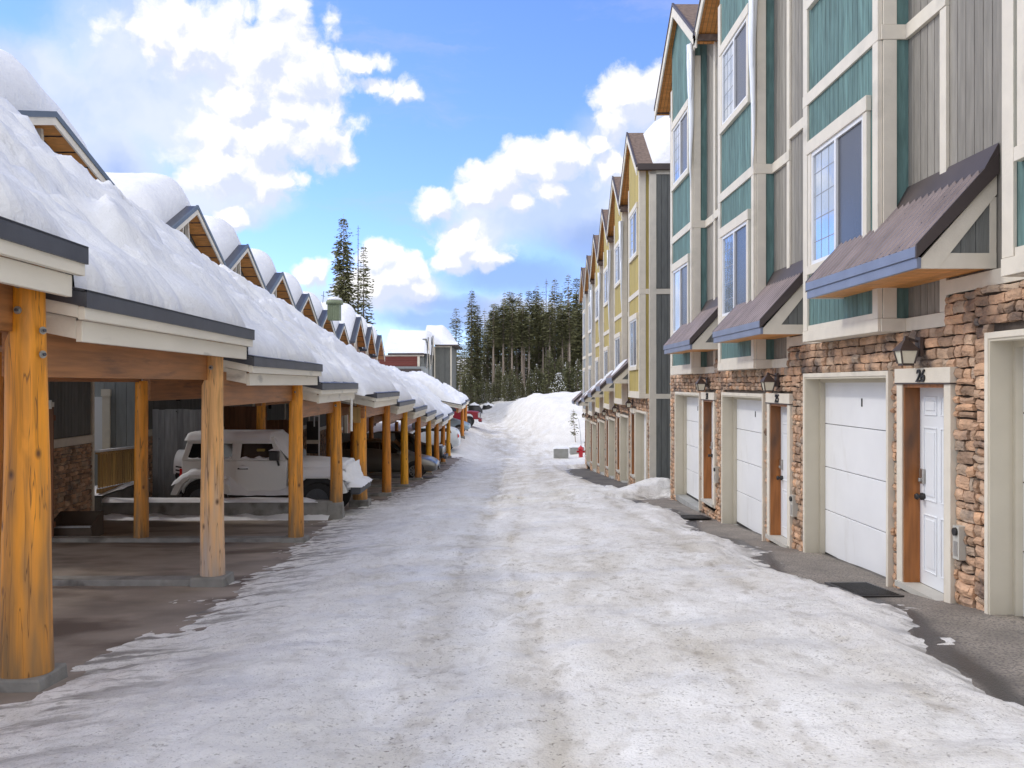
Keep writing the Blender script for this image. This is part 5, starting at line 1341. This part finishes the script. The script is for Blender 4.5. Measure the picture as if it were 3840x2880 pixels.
def pickup():
    root = empty('pickup_truck', label='dark red pickup truck parked beyond the pale blue car', cat='truck'); m = M['carred']; b = MB()
    b.prism([(-2.9,.62),(-2.9,1.25),(.9,1.27),(2.2,1.30),(2.75,1.24),(2.85,1.15),(2.86,.66),(2.36,.66),(2.30,.95),(2.12,1.10),(1.78,1.10),(1.58,.92),(1.52,.60),(-1.3,.60),(-1.38,.95),(-1.6,1.1),(-2.0,1.1),(-2.2,.92),(-2.26,.62)], -.98, .98, 'y', m)
    b.build('body', root, bevel=.06, seg=3)
    b = MB(); b.hexa([(-1.3,-.92,1.24),(1.35,-.92,1.26),(1.35,.92,1.26),(-1.3,.92,1.24),(-1.15,-.74,1.90),(.55,-.74,1.92),(.55,.74,1.92),(-1.15,.74,1.90)], m); b.build('cab', root, bevel=.05)
    for sy in (-1, 1):
        g = MB(); g.add([(-1.1, sy*.915, 1.30), (1.2, sy*.915, 1.30), (.55, sy*.77, 1.82), (-1.05, sy*.77, 1.82)], [(0,1,2,3)], M['cglass']); g.build('side_window', root)
    g = MB(); g.add([(1.34,-.84,1.30),(1.34,.84,1.30),(.64,.72,1.86),(.64,-.72,1.86)], [(0,1,2,3)], M['cglass']); g.build('windscreen', root)
    b = MB(); b.box(2.84, 2.93, -.62, .62, .78, 1.16, M['strip']); b.build('grille', root, bevel=.02)
    for sy in (-1, 1):
        b = MB(); b.box(2.72, 2.90, *sorted((sy*.66, sy*.992)), .80, 1.17, M['headlight']); b.box(2.77, 2.93, *sorted((sy*.72, sy*.93)), .88, 1.08, M['black']); b.build('headlight', root, bevel=.02)
    b = MB(); b.box(2.75, 3.02, -.97, .97, .48, .70, m); b.box(2.8, 3.04, -.6, .6, .42, .50, M['plastic']); b.build('front_bumper', root, bevel=.04)
    for x in (1.95, -1.8):
        for sy in (-1, 1): wheel(root, x, sy*.86, .43, .27, sy, 8, 'plastic')
    return root
p = pickup(); p.location = (-4.90, 75.0, gz(-3, 74)-.05)
# ------------------------------------------------------------------ street things
def hydrant():
    x, y = (2178-U0)/F*61, 61.0; root = empty('fire_hydrant', (x, y, ground_z(x, y)-.08), label='red fire hydrant in the snow by the concrete blocks', cat='hydrant'); m = M['hydrant']
    b = MB(); b.tube([(0,0,0),(0,0,.05),(0,0,.06),(0,0,.55),(0,0,.60),(0,0,.62),(0,0,.72),(0,0,.79),(0,0,.80)], [.20,.20,.14,.14,.19,.19,.15,.07,.05], m, 20); b.build('barrel', root)
    for dx, r in ((-1,.075),(1,.075)):
        b = MB(); b.tube([(dx*.12,0,.45),(dx*.24,0,.45),(dx*.24,0,.45),(dx*.27,0,.45)], [r*.8,r*.8,r*1.1,r*1.1], m, 14); b.build('outlet', root)
    b = MB(); b.tube([(0,-.12,.38),(0,-.26,.38),(0,-.26,.38),(0,-.29,.38)], [.09,.09,.12,.12], m, 14); b.build('pumper_outlet', root)
    b = MB(); b.tube([(0,0,.80),(0,0,.86)], [.035,.03], m, 6); b.build('operating_nut', root)
    b = MB(); b.tube([(.06,.1,.3),(0,.12,1.5),(-.14,.14,2.6)], [.018,.016,.012], M['fence'], 6); b.build('marker_rod', root)
hydrant()
def block(x0, x1, y, zt, zb, label, seed):
    b = MB(); root = empty('concrete_block', ((x0+x1)/2, y, zb), R(seed*3-4), label=label, cat='block', group='concrete blocks at the end of the lane'); w = (x1-x0)/2; h = zt-zb
    b.box(-w, w, 0, .75, -.3, h, M['blockc']); b.build('block_body', root, bevel=.03)
    s = MB(); s.grid(16, 10, lambda p, q: (lerp(-w-.03, w+.03, p), lerp(-.03, .8, q), h+.0+.12*math.sin(min(1, p*6, (1-p)*6)*1.57)*math.sin(min(1, q*5, (1-q)*5)*1.57)+.03*fbm(p*4, q*3, seed)), M['snow']); s.build('snow_cap', root)
Yb = 60.5; block((2077-U0)/F*Yb, (2132-U0)/F*Yb, Yb, -(1683-V0)/F*Yb, -(1722-V0)/F*Yb, 'left grey concrete block, standing clear of the hydrant', 1)
Yb = 63; block((2139-U0)/F*Yb, (2192-U0)/F*Yb, Yb, -(1678-V0)/F*Yb, -(1712-V0)/F*Yb, 'right grey concrete block, partly behind the hydrant', 2)
def snow_shovel():
    x, y = (2470-U0)/F*24.0, 24.1; root = empty('plastic_sled', (x, y, gz(x, y)+.02), R(20), label='bright blue plastic sled half buried between the two rows', cat='sled'); b = MB()
    b.grid(14, 8, lambda p, q: (lerp(-.32, .32, p), lerp(-.2, .2, q), .05+.10*abs(2*q-1)**3+.10*max(0, p-.8)*5*.3), M['bluetarp']); b.build('sled_tub', root)
    b = MB(); b.bar((-.32,-.2,.15),(.3,-.2,.15),.03,.02,M['bluetarp']); b.bar((-.32,.2,.15),(.3,.2,.15),.03,.02,M['bluetarp']); b.build('sled_rim', root)
snow_shovel()
def boulder(u, v, Y, r, label, seed):
    x = (u-U0)/F*Y; z = -(v-V0)/F*Y; root = empty('boulder', (x, Y, z), label=label, cat='boulder'); b = MB(); s = MB()
    def rk(p, q, top=False):
        a = q*2*math.pi; t = p*math.pi/2; rr = r*(1+.3*nz(math.cos(a)*1.5+seed, math.sin(a)*1.5, p*2)); return (math.cos(a)*math.cos(t)*rr, math.sin(a)*math.cos(t)*rr, math.sin(t)*rr*1.15-.1)
    b.grid(9, 16, rk, M['black']); b.build('rock', root)
    s.grid(6, 16, lambda p, q: tuple(c*1.06+(.05 if i == 2 else 0) for i, c in enumerate(rk(.55+.45*p, q))), M['snow']); s.build('snow_cap', root)
boulder(1781, 1545, 92, .75, 'dark snow-topped boulder above the red truck bonnet', 1)
boulder(1826, 1542, 98, .70, 'dark snow-topped boulder at the left foot of the snow bank', 2)
boulder(1839, 1542, 99, .62, 'smaller dark boulder beside the road crest', 3)
# ------------------------------------------------------------------ trees
def conifer(H, Rr, base, seed, dens=1.0, needle='needles', snow=0.0, sparse=0.0, trunk_r=.16, lean=0.0, card=.34, pw=.72):
    rnd = random.Random(seed); t = MB(); c = MB(); s = MB()
    def P(z): return Vector((lean*(1-z/H)**1.5*H*.12, .1*nz(z*.2, seed), z))
    zs_ = [H*i/14 for i in range(15)]
    t.tube([P(z) for z in zs_], [max(.012, trunk_r*(1-z/H)**.85) for z in zs_], M['bark'], 7)
    z = base*H
    while z < H*.985:
        f = (z-base*H)/(H*(1-base)); prof = (1-f)**pw*min(1, .35+f*3.0) if base > .2 else (1-f)**(pw+.05)*min(1, .65+f*4)
        L = Rr*prof*rnd.uniform(.6, 1.15)+.12
        nb = max(3, int((5 if f < .85 else 4)*dens*rnd.uniform(.8, 1.2)))
        a0 = rnd.uniform(0, 6.28)
        for k in range(nb):
            if rnd.random() < sparse: continue
            a = a0+6.28*k/nb+rnd.uniform(-.3, .3); l = L*rnd.uniform(.55, 1.15); dr = rnd.uniform(.12, .40)
            d = Vector((math.cos(a), math.sin(a), 0)); p0 = P(z); n = max(2, int(l/.28)); sd = Vector((-d.y, d.x, 0))
            t.tube([p0, p0+d*l*.55+Vector((0,0,-dr*l*.35))], [.022, .008], M['bark'], 3, caps=False)
            for q in range(n):
                r_ = (q+.7)/n; p_ = p0+d*(l*r_)+Vector((0,0,-dr*l*r_*(1.3-.5*r_)+rnd.uniform(-.06, .06)))
                for w in range(3):
                    sz = card*rnd.uniform(.6, 1.2)*(1.05-.45*r_)*(.65 if f > .85 else 1); ang = a+rnd.uniform(-1.1, 1.1)
                    e = Vector((math.cos(ang), math.sin(ang), rnd.uniform(-.55, .15))).normalized(); sv = e.cross(Vector((0,0,1))).normalized()
                    sv = (sv+Vector((0,0,rnd.uniform(-.8, .8)))).normalized(); o = p_+sd*rnd.uniform(-.12, .12)*l
                    c.add([o-sv*sz*.13, o+e*sz*.5-sv*sz*.24, o+e*sz, o+e*sz*.55+sv*sz*.26, o+sv*sz*.13], [(0,1,2,3,4)], M[needle])
                if snow and rnd.random() < snow*(.4+.6*r_):
                    o = p_+Vector((0,0,.07)); w = card*.42*rnd.uniform(.5, 1.1)
                    s.add([o-sd*w*.5, o+d*w*.6-sd*w*.3-Vector((0,0,.05)), o+d*w*.7+sd*w*.3-Vector((0,0,.06)), o+sd*w*.5, o+d*w*.25+Vector((0,0,w*.3))], [(0,1,4),(1,2,4),(2,3,4),(3,0,4)], M['snow'], True)
        z += max(.13, H*.017)*rnd.uniform(.7, 1.3)/max(.7, dens)
    return t, c, s
def tree(name, tcs, loc, label, cat='tree', group=None, sc_=1.0, rz=0.0):
    t, c, s = tcs; root = empty(name, loc, rz, label=label, cat=cat); root.scale = (sc_, sc_, sc_)
    if group: root['group'] = group
    t.build('trunk', root)
    if s.v: c.add(s.v, s.f, M['snow'], True)
    c.build('crown', root)
    return root
def deadtree(H, seed):
    rnd = random.Random(seed); t = MB(); c = MB()
    t.tube([(0,0,H*i/10) for i in range(11)], [.13*(1-i/11)+.01 for i in range(11)], M['dead'], 7)
    for i in range(90):
        z = H*rnd.uniform(.25, .99); a = rnd.uniform(0, 6.28); l = rnd.uniform(.25, .9)*(1.1-z/H*.6)
        c.tube([(0,0,z),(math.cos(a)*l*.6,math.sin(a)*l*.6,z-.06*l),(math.cos(a)*l,math.sin(a)*l,z-.25*l)], [.02,.014,.006], M['dead'], 4, caps=False)
    return t, c, MB()
def put(u, vtop, Y, H):
    """place a tree of height H whose tip meets the photo's height at this distance"""
    x = (u-U0)/F*Y; zt = -(vtop-V0)/F*Y; return (x, Y, zt-H), x
K = {}
protos = {'spruce': ('spruce_tree', lambda: conifer(17, 1.6, .10, 11, 1.35, card=.46, pw=.6)), 'slim': ('spruce_tree', lambda: conifer(17, 1.25, .18, 12, 1.35, card=.46, pw=.55)), 'full': ('spruce_tree', lambda: conifer(17, 1.9, .06, 13, 1.5, card=.48, pw=.6)),
          'pine': ('pine_tree', lambda: conifer(17, 1.35, .45, 14, 1.4, card=.48, pw=.5)), 'pine2': ('pine_tree', lambda: conifer(17, 1.15, .58, 15, 1.4, card=.46, sparse=.1, pw=.5)), 'loose': ('spruce_tree', lambda: conifer(17, 1.6, .22, 16, 1.1, sparse=.2, card=.44, pw=.55))}
GR = {'spruce': ('dark spruce with branches nearly to the ground in the forest edge', 'dark spruces at the forest edge'), 'slim': ('slim dark spruce with a narrow crown in the forest edge', 'slim spruces at the forest edge'),
      'full': ('broad full spruce in the forest edge', 'broad spruces at the forest edge'), 'pine': ('tall pine with a bare pale lower trunk in the forest edge', 'pines at the forest edge'),
      'pine2': ('pine with a long bare trunk and small crown in the forest edge', 'long-trunked pines at the forest edge'), 'loose': ('loose open-crowned spruce in the forest edge', 'open spruces at the forest edge')}
mesh_data = {}
def plant(kind, u, vtop, Y, label=None, H=None, rz=None):
    H = H or 17.0
    x = (u-U0)/F*Y; zt = -(vtop-V0)/F*Y; zg = ground_z(x, Y)-.3; H = max(6, zt-zg); s_ = H/17.0
    if kind not in K:
        nm, fn = protos[kind]; K[kind] = tree(nm, fn(), (x, Y, zg), '', sc_=s_); o = K[kind]
    else: o = copy_tree(K[kind]); o.location = (x, Y, zg)
    o.scale = (max(.95, s_)*1.15, max(.95, s_)*1.15, s_); o.rotation_euler.z = rz if rz is not None else random.uniform(0, 6.28)
    o['label'] = label or GR[kind][0]; o['group'] = GR[kind][1]; o['category'] = 'tree'; return o
plant('loose', 1710, 1152, 112, 'thin leaning pine standing apart at the left end of the forest edge')
plant('spruce', 1769, 1080, 116, 'tall spruce beside the leaning pine, left of the forest')
plant('slim', 1790, 1138, 117)
plant('spruce', 1829, 1202, 119); plant('pine', 1852, 1135, 118); plant('slim', 1869, 1141, 122); plant('pine', 1893, 1115, 120); plant('slim', 1911, 1088, 117); plant('pine2', 1922, 1090, 124)
plant('spruce', 1947, 1112, 121); plant('pine2', 1965, 1140, 116); plant('pine', 1984, 1086, 118); plant('full', 2007, 1083, 122); plant('slim', 2021, 1090, 117); plant('spruce', 2036, 1140, 125)
plant('loose', 2080, 1043, 116, 'tall open-crowned spruce right of the bare dead trunk'); plant('spruce', 2101, 1089, 120); plant('loose', 2131, 1025, 114, 'tallest open-crowned spruce near the grey end house'); plant('full', 2164, 1037, 118, 'tall dense spruce touching the outline of the grey end house')
plant('full', 2182, 1120, 115); plant('spruce', 2148, 1125, 122); plant('pine2', 1938, 1160, 119); plant('pine', 2062, 1150, 123); plant('slim', 2115, 1165, 126)
d = deadtree(17, 5); o = tree('dead_tree', d, (0,0,0), 'bare dead trunk rising above the forest edge', rz=1.0); x = (2048-U0)/F*114; o.location = (x, 114, ground_z(x, 114)); o.scale = (1,1,(-(1045-V0)/F*114-ground_z(x, 114))/17)
rp = random.Random(77)
for q in range(9): plant('pine2', 1845+q*37+rp.uniform(-9, 9), rp.uniform(1120, 1185), rp.uniform(110, 112.5))
# the three on the left behind the roofs
Yt = 100.0
def left_tree(tcs, u, vt, H, nm, label):
    x = (u-U0)/F*Yt; tree(nm, tcs, (x, Yt, -(vt-V0)/F*Yt-H), label)
left_tree(conifer(20.5, 2.9, .05, 31, 1.5, card=.60, pw=.55), 1288, 803, 20.5, 'spruce_tree', 'big dark spruce rising behind the left roofs')
left_tree(deadtree(19.0, 8), 1343, 846, 19.0, 'dead_tree', 'thin bare trunk between the two spruces behind the left roofs')
left_tree(conifer(17.6, 2.0, .08, 33, 1.15, card=.50, pw=.55), 1364, 915, 17.6, 'spruce_tree', 'narrow ragged spruce right of the big one behind the left roofs')
# young trees along the foot of the forest
rnd = random.Random(4)
yt = [conifer(4.2, 1.0, .04, 41+i, 1.5, needle='needles2', snow=(.0, .16)[i % 2], trunk_r=.06, card=.26) for i in range(4)]
ykeep = [tree('young_conifer', t, (0,0,0), 'x', cat='tree') for t in yt]
used = set()
for i in range(46):
    u = 1700+i*11+rnd.uniform(-8, 8); Y = rnd.uniform(101, 110); k = i % 4
    o = ykeep[k] if k not in used else copy_tree(ykeep[k]); used.add(k)
    x = (u-U0)/F*Y; s_ = rnd.uniform(.45, .9)*(1.3 if u > 2050 else 1.0); zg = ground_z(x, Y)
    o.location = (x, Y, zg-.1); o.scale = (s_, s_, s_*rnd.uniform(.85, 1.2)); o.rotation_euler.z = rnd.uniform(0, 6.28); sn = k % 2
    o['label'] = ('young conifer flecked with snow at the foot of the forest' if sn else 'young green conifer at the foot of the forest'); o['group'] = ('snow-flecked young conifers' if sn else 'green young conifers'); o['category'] = 'tree'
x = (2095-U0)/F*98; tree('snowy_spruce', conifer(4.9, 1.9, .02, 61, 1.5, needle='needles2', snow=.9, trunk_r=.08, card=.34), (x, 98, -(1395-V0)/F*98-4.9), 'bushy young spruce loaded with snow behind the snow bank')
x = (2150-U0)/F*66; zt = -(1540-V0)/F*66; zb = ground_z(x+.3, 66); tree('sapling', conifer(max(2.2, zt-zb+.3), .42, .30, 71, .9, trunk_r=.03, card=.20, sparse=.2, lean=.6), (x, 66, zb-.2), 'thin spindly spruce sapling on the face of the snow bank')
# deeper forest, one mass
fm = MB(); rnd = random.Random(9); base_ = [conifer(16, 1.6, .12, 81, .75, card=.5), conifer(16, 1.3, .35, 82, .75, card=.5)]
tr = [(1695+i*7.6, rnd.uniform(1085, 1190)-(30 if i > 40 else 0)+(60 if i < 26 else 0), rnd.uniform(126, 150)) for i in range(0, 66, 1) if i % 4 != 3]
for i, (u, vt, Y) in enumerate(tr):
    if u < 1765: vt = rnd.uniform(1285, 1330)
    t, c, _ = base_[i % 2]; x = (u-U0)/F*Y; zt = -(vt-V0)/F*Y; zg = ground_z(x, Y)-.5; s_ = (zt-zg)/16; a = rnd.uniform(0, 6.28); cs, sn = math.cos(a), math.sin(a)
    for mb in (t, c):
        fm.add([(x+(v[0]*cs-v[1]*sn), Y+(v[0]*sn+v[1]*cs), zg+v[2]*s_) for v in mb.v], mb.f, M['bark'] if mb is t else M['needles'])
tag(fm.build('forest'), 'deep dark conifer forest behind the edge trees', 'forest', kind='stuff')
SKY_TINT = (1.45,1.68,2.50,1); CL_DARK = (.98,1.06,1.28); CL_LIGHT = (1.50,1.47,1.49); SOFT_A = (.78,.94,1.32); SOFT_B = (1.08,1.16,1.34); FILL_CLOUD_C = (2.15,2.12,2.08); BLUE_C = (.40,.60,1.14)
SUN_E = 1.5; EXPO = -0.36
# ------------------------------------------------------------------ sky, sun, camera
EL, AZ = 42.0, -77.0      # sun height; bearing from straight ahead, negative = left
w = bpy.data.worlds.new('World'); sc.world = w; w.use_nodes = True
nt = w.node_tree; nt.nodes.clear(); L = nt.links.new
outp = N(nt, 'ShaderNodeOutputWorld'); 
sky = N(nt, 'ShaderNodeTexSky', sky_type='NISHITA'); sky.sun_disc = False; sky.sun_elevation = R(EL); sky.sun_rotation = R(AZ); sky.altitude = 1200; sky.air_density = 1.0; sky.dust_density = .6; sky.ozone_density = 2.5
bg = N(nt, 'ShaderNodeBackground'); bg.inputs['Strength'].default_value = .15
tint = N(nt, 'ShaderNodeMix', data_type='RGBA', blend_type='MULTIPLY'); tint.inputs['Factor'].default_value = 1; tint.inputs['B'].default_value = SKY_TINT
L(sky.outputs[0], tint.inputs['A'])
tc = N(nt, 'ShaderNodeTexCoord'); sep = N(nt, 'ShaderNodeSeparateXYZ'); L(tc.outputs['Generated'], sep.inputs[0])
def mth(op, a, b=None, c=None):
    n = N(nt, 'ShaderNodeMath', operation=op)
    for i, v in enumerate((a, b, c)):
        if v is None: continue
        if isinstance(v, (int, float)): n.inputs[i].default_value = v
        else: L(v, n.inputs[i])
    return n.outputs[0]
az = mth('ARCTAN2', sep.outputs['X'], sep.outputs['Y']); el = mth('ARCSINE', sep.outputs['Z'])
cb = N(nt, 'ShaderNodeCombineXYZ'); L(az, cb.inputs[0]); L(el, cb.inputs[1])
# slow warp makes the outlines billow
def warp(vec, scale, amt, off=0.0):
    n = N(nt, 'ShaderNodeTexNoise', noise_dimensions='2D'); n.inputs['Scale'].default_value = scale; n.inputs['Detail'].default_value = 5; n.inputs['Roughness'].default_value = .6
    ad = N(nt, 'ShaderNodeVectorMath', operation='ADD'); L(vec, ad.inputs[0]); ad.inputs[1].default_value = (off, off*.7, off); L(ad.outputs[0], n.inputs['Vector'])
    sb = N(nt, 'ShaderNodeVectorMath', operation='SUBTRACT'); L(n.outputs['Color'], sb.inputs[0]); sb.inputs[1].default_value = (.5,.5,.5)
    sl = N(nt, 'ShaderNodeVectorMath', operation='SCALE'); L(sb.outputs[0], sl.inputs[0]); sl.inputs['Scale'].default_value = amt
    a2 = N(nt, 'ShaderNodeVectorMath', operation='ADD'); L(vec, a2.inputs[0]); L(sl.outputs[0], a2.inputs[1]); return a2.outputs[0]
def azel(u, v):
    a = math.atan((u-U0)/F); return a, math.atan((V0-v)/F*math.cos(a))
def blobs(vec, lst):
    out = None
    for (u, v, ru, rv, wgt) in lst:
        a, e = azel(u, v)
        sb = N(nt, 'ShaderNodeVectorMath', operation='SUBTRACT'); L(vec, sb.inputs[0]); sb.inputs[1].default_value = (a, e, 0)
        ml = N(nt, 'ShaderNodeVectorMath', operation='MULTIPLY'); L(sb.outputs[0], ml.inputs[0]); ml.inputs[1].default_value = (F/(ru*1.18), F/(rv*1.18), 0)
        ln = N(nt, 'ShaderNodeVectorMath', operation='LENGTH'); L(ml.outputs[0], ln.inputs[0])
        d = mth('MULTIPLY', mth('SUBTRACT', 1.0, ln.outputs['Value']), wgt)
        out = d if out is None else mth('SMOOTH_MAX', out, d, .12)
    return out
def mrange(v, a, b, c=0.0, d=1.0, smooth=True):
    n = N(nt, 'ShaderNodeMapRange'); n.interpolation_type = 'SMOOTHSTEP' if smooth else 'LINEAR'
    for k, x in (('From Min', a), ('From Max', b), ('To Min', c), ('To Max', d)): n.inputs[k].default_value = x
    L(v, n.inputs['Value']); return n.outputs[0]
def sn(vec, s, d=8, r=.6, st=(1,1,1)):
    mp = N(nt, 'ShaderNodeMapping'); mp.inputs['Scale'].default_value = st; L(vec, mp.inputs[0])
    n = N(nt, 'ShaderNodeTexNoise', noise_dimensions='2D'); n.inputs['Scale'].default_value = s; n.inputs['Detail'].default_value = d; n.inputs['Roughness'].default_value = r; L(mp.outputs[0], n.inputs['Vector']); return n.outputs['Fac']
V = warp(cb.outputs[0], 9, .035); V = warp(V, 34, .012, 3.1)
crisp = [(1000,210,260,190,1),(1110,290,110,110,1),(760,150,300,130,1),(1170,490,170,110,1),(1090,430,110,60,1),(1000,530,170,120,1),(880,620,200,130,1),(1000,690,150,80,1),(820,520,110,90,1),(900,400,120,90,1),
         (1350,250,105,36,.75),(1410,325,110,34,.75),(1490,360,80,32,.65),
         (2350,370,130,110,1),(2290,460,90,80,1),(2470,330,150,90,1),(2080,580,130,75,1),(1960,620,130,75,1),(1850,670,110,75,1),(1790,730,80,60,1),(2170,580,70,50,.9),(2240,540,50,40,.9),
         (2320,620,130,50,.9),(2430,600,110,60,.9),(2040,710,80,45,1),(1930,765,55,42,1),
         (1640,780,85,62,1),(1730,900,130,80,1),(1800,960,110,55,.95),(1690,980,90,70,1),
         (1410,990,110,80,1),(1490,1060,130,90,1),(1560,1090,80,50,1),(1400,1090,130,70,1),(1190,1040,70,50,.9),(850,830,60,55,1)]
soft = [(650,330,430,300,1),(430,560,220,260,.8),(800,750,240,90,1),(2110,760,400,190,1),(2350,560,240,210,1),(1500,1110,200,70,.8),(1800,860,160,130,.7),(150,420,350,230,1),(2000,1180,260,70,.9),(1200,1180,200,90,.8)]
blue = [(1950,1030,380,95,1),(1700,1150,260,60,.8),(2200,900,240,110,.9),(450,650,130,130,.55),(1620,1205,260,55,1)]
def dens_of(v):
    n1 = N(nt, 'ShaderNodeTexVoronoi', feature='F1', voronoi_dimensions='2D'); n1.inputs['Scale'].default_value = 26; L(v, n1.inputs['Vector'])
    n2 = N(nt, 'ShaderNodeTexVoronoi', feature='F1', voronoi_dimensions='2D'); n2.inputs['Scale'].default_value = 64; L(v, n2.inputs['Vector'])
    d = mth('ADD', blobs(v, crisp), mth('MULTIPLY', mth('SUBTRACT', .42, n1.outputs['Distance']), .50))
    d = mth('ADD', d, mth('MULTIPLY', mth('SUBTRACT', .42, n2.outputs['Distance']), .26))
    return mth('ADD', d, mth('MULTIPLY', mth('SUBTRACT', sn(v, 24, 9, .68), .5), .95))
dens = dens_of(V); a_crisp = mrange(dens, -.06, .42)
dsoft = mth('ADD', blobs(V, soft), mth('MULTIPLY', mth('SUBTRACT', sn(V, 7, 7, .55), .5), .8)); a_soft = mrange(dsoft, -.10, .50, 0, .92)
dblue = mth('ADD', blobs(V, blue), mth('MULTIPLY', mth('SUBTRACT', sn(V, 6, 6, .5), .5), .7)); a_blue = mrange(dblue, -.05, .8, 0, .75)
# high thin streaks; out of view, dense bright cloud added to lift the ambient fill
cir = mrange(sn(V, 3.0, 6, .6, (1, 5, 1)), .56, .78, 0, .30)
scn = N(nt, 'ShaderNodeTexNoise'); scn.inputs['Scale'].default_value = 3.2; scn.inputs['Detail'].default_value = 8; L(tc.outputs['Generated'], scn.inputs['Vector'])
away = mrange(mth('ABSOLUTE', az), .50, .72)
a_fill = mth('MULTIPLY', mrange(scn.outputs['Fac'], .36, .52), away)
# billow shading: how much thicker the cloud gets toward the sun (up and left)
def shift(vec, dx, dy):
    n = N(nt, 'ShaderNodeVectorMath', operation='ADD'); L(vec, n.inputs[0]); n.inputs[1].default_value = (dx, dy, 0); return n.outputs[0]
V2 = shift(V, -.007, .013); dens2 = dens_of(V2)
shade = mrange(mth('SUBTRACT', dens2, dens), -.22, .30, 1.0, 0.0)
def mixc(f, a, b):
    n = N(nt, 'ShaderNodeMix', data_type='RGBA'); L(f, n.inputs['Factor'])
    for k, v in (('A', a), ('B', b)):
        if isinstance(v, tuple): n.inputs[k].default_value = v
        else: L(v, n.inputs[k])
    return n.outputs['Result']
K_ = 1/.15
def cc(r, g, b): return (r*K_, g*K_, b*K_, 1)
ccol = mixc(shade, cc(*CL_DARK), cc(*CL_LIGHT))
scol = mixc(mrange(sn(V, 5, 5), .35, .65), cc(*SOFT_A), cc(*SOFT_B))
c = mixc(cir, tint.outputs['Result'], cc(.75,.82,.98))
c = mixc(a_soft, c, scol); c = mixc(a_blue, c, cc(*BLUE_C)); c = mixc(mth('MULTIPLY', a_crisp, .96), c, ccol); c = mixc(a_fill, c, cc(*FILL_CLOUD_C))
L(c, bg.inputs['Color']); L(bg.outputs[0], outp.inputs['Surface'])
sl = bpy.data.lights.new('sun', 'SUN'); sl.energy = SUN_E; sl.angle = R(5); sl.color = (1, .95, .88)
so = bpy.data.objects.new('sun', sl); col.objects.link(so)
S = Vector((math.sin(R(AZ))*math.cos(R(EL)), math.cos(R(AZ))*math.cos(R(EL)), math.sin(R(EL))))
so.rotation_euler = (-S).to_track_quat('-Z', 'Y').to_euler(); so.location = S*60
cd = bpy.data.cameras.new('camera'); cam = bpy.data.objects.new('camera', cd); col.objects.link(cam)
cd.sensor_width = 36; cd.lens = F/3840*36; cd.shift_x = (1920-U0)/3840; cd.shift_y = (V0-1440)/3840
cam.location = (0, 0, 0); cam.rotation_euler = (R(90), 0, 0); cd.clip_end = 3000; cd.clip_start = .05
sc.camera = cam
sc.view_settings.view_transform = 'Standard'; sc.view_settings.look = 'None'; sc.view_settings.gamma = 1; sc.view_settings.exposure = EXPO
sc.cycles.max_bounces = 6; sc.cycles.diffuse_bounces = 4; sc.cycles.glossy_bounces = 3; sc.cycles.use_denoising = True
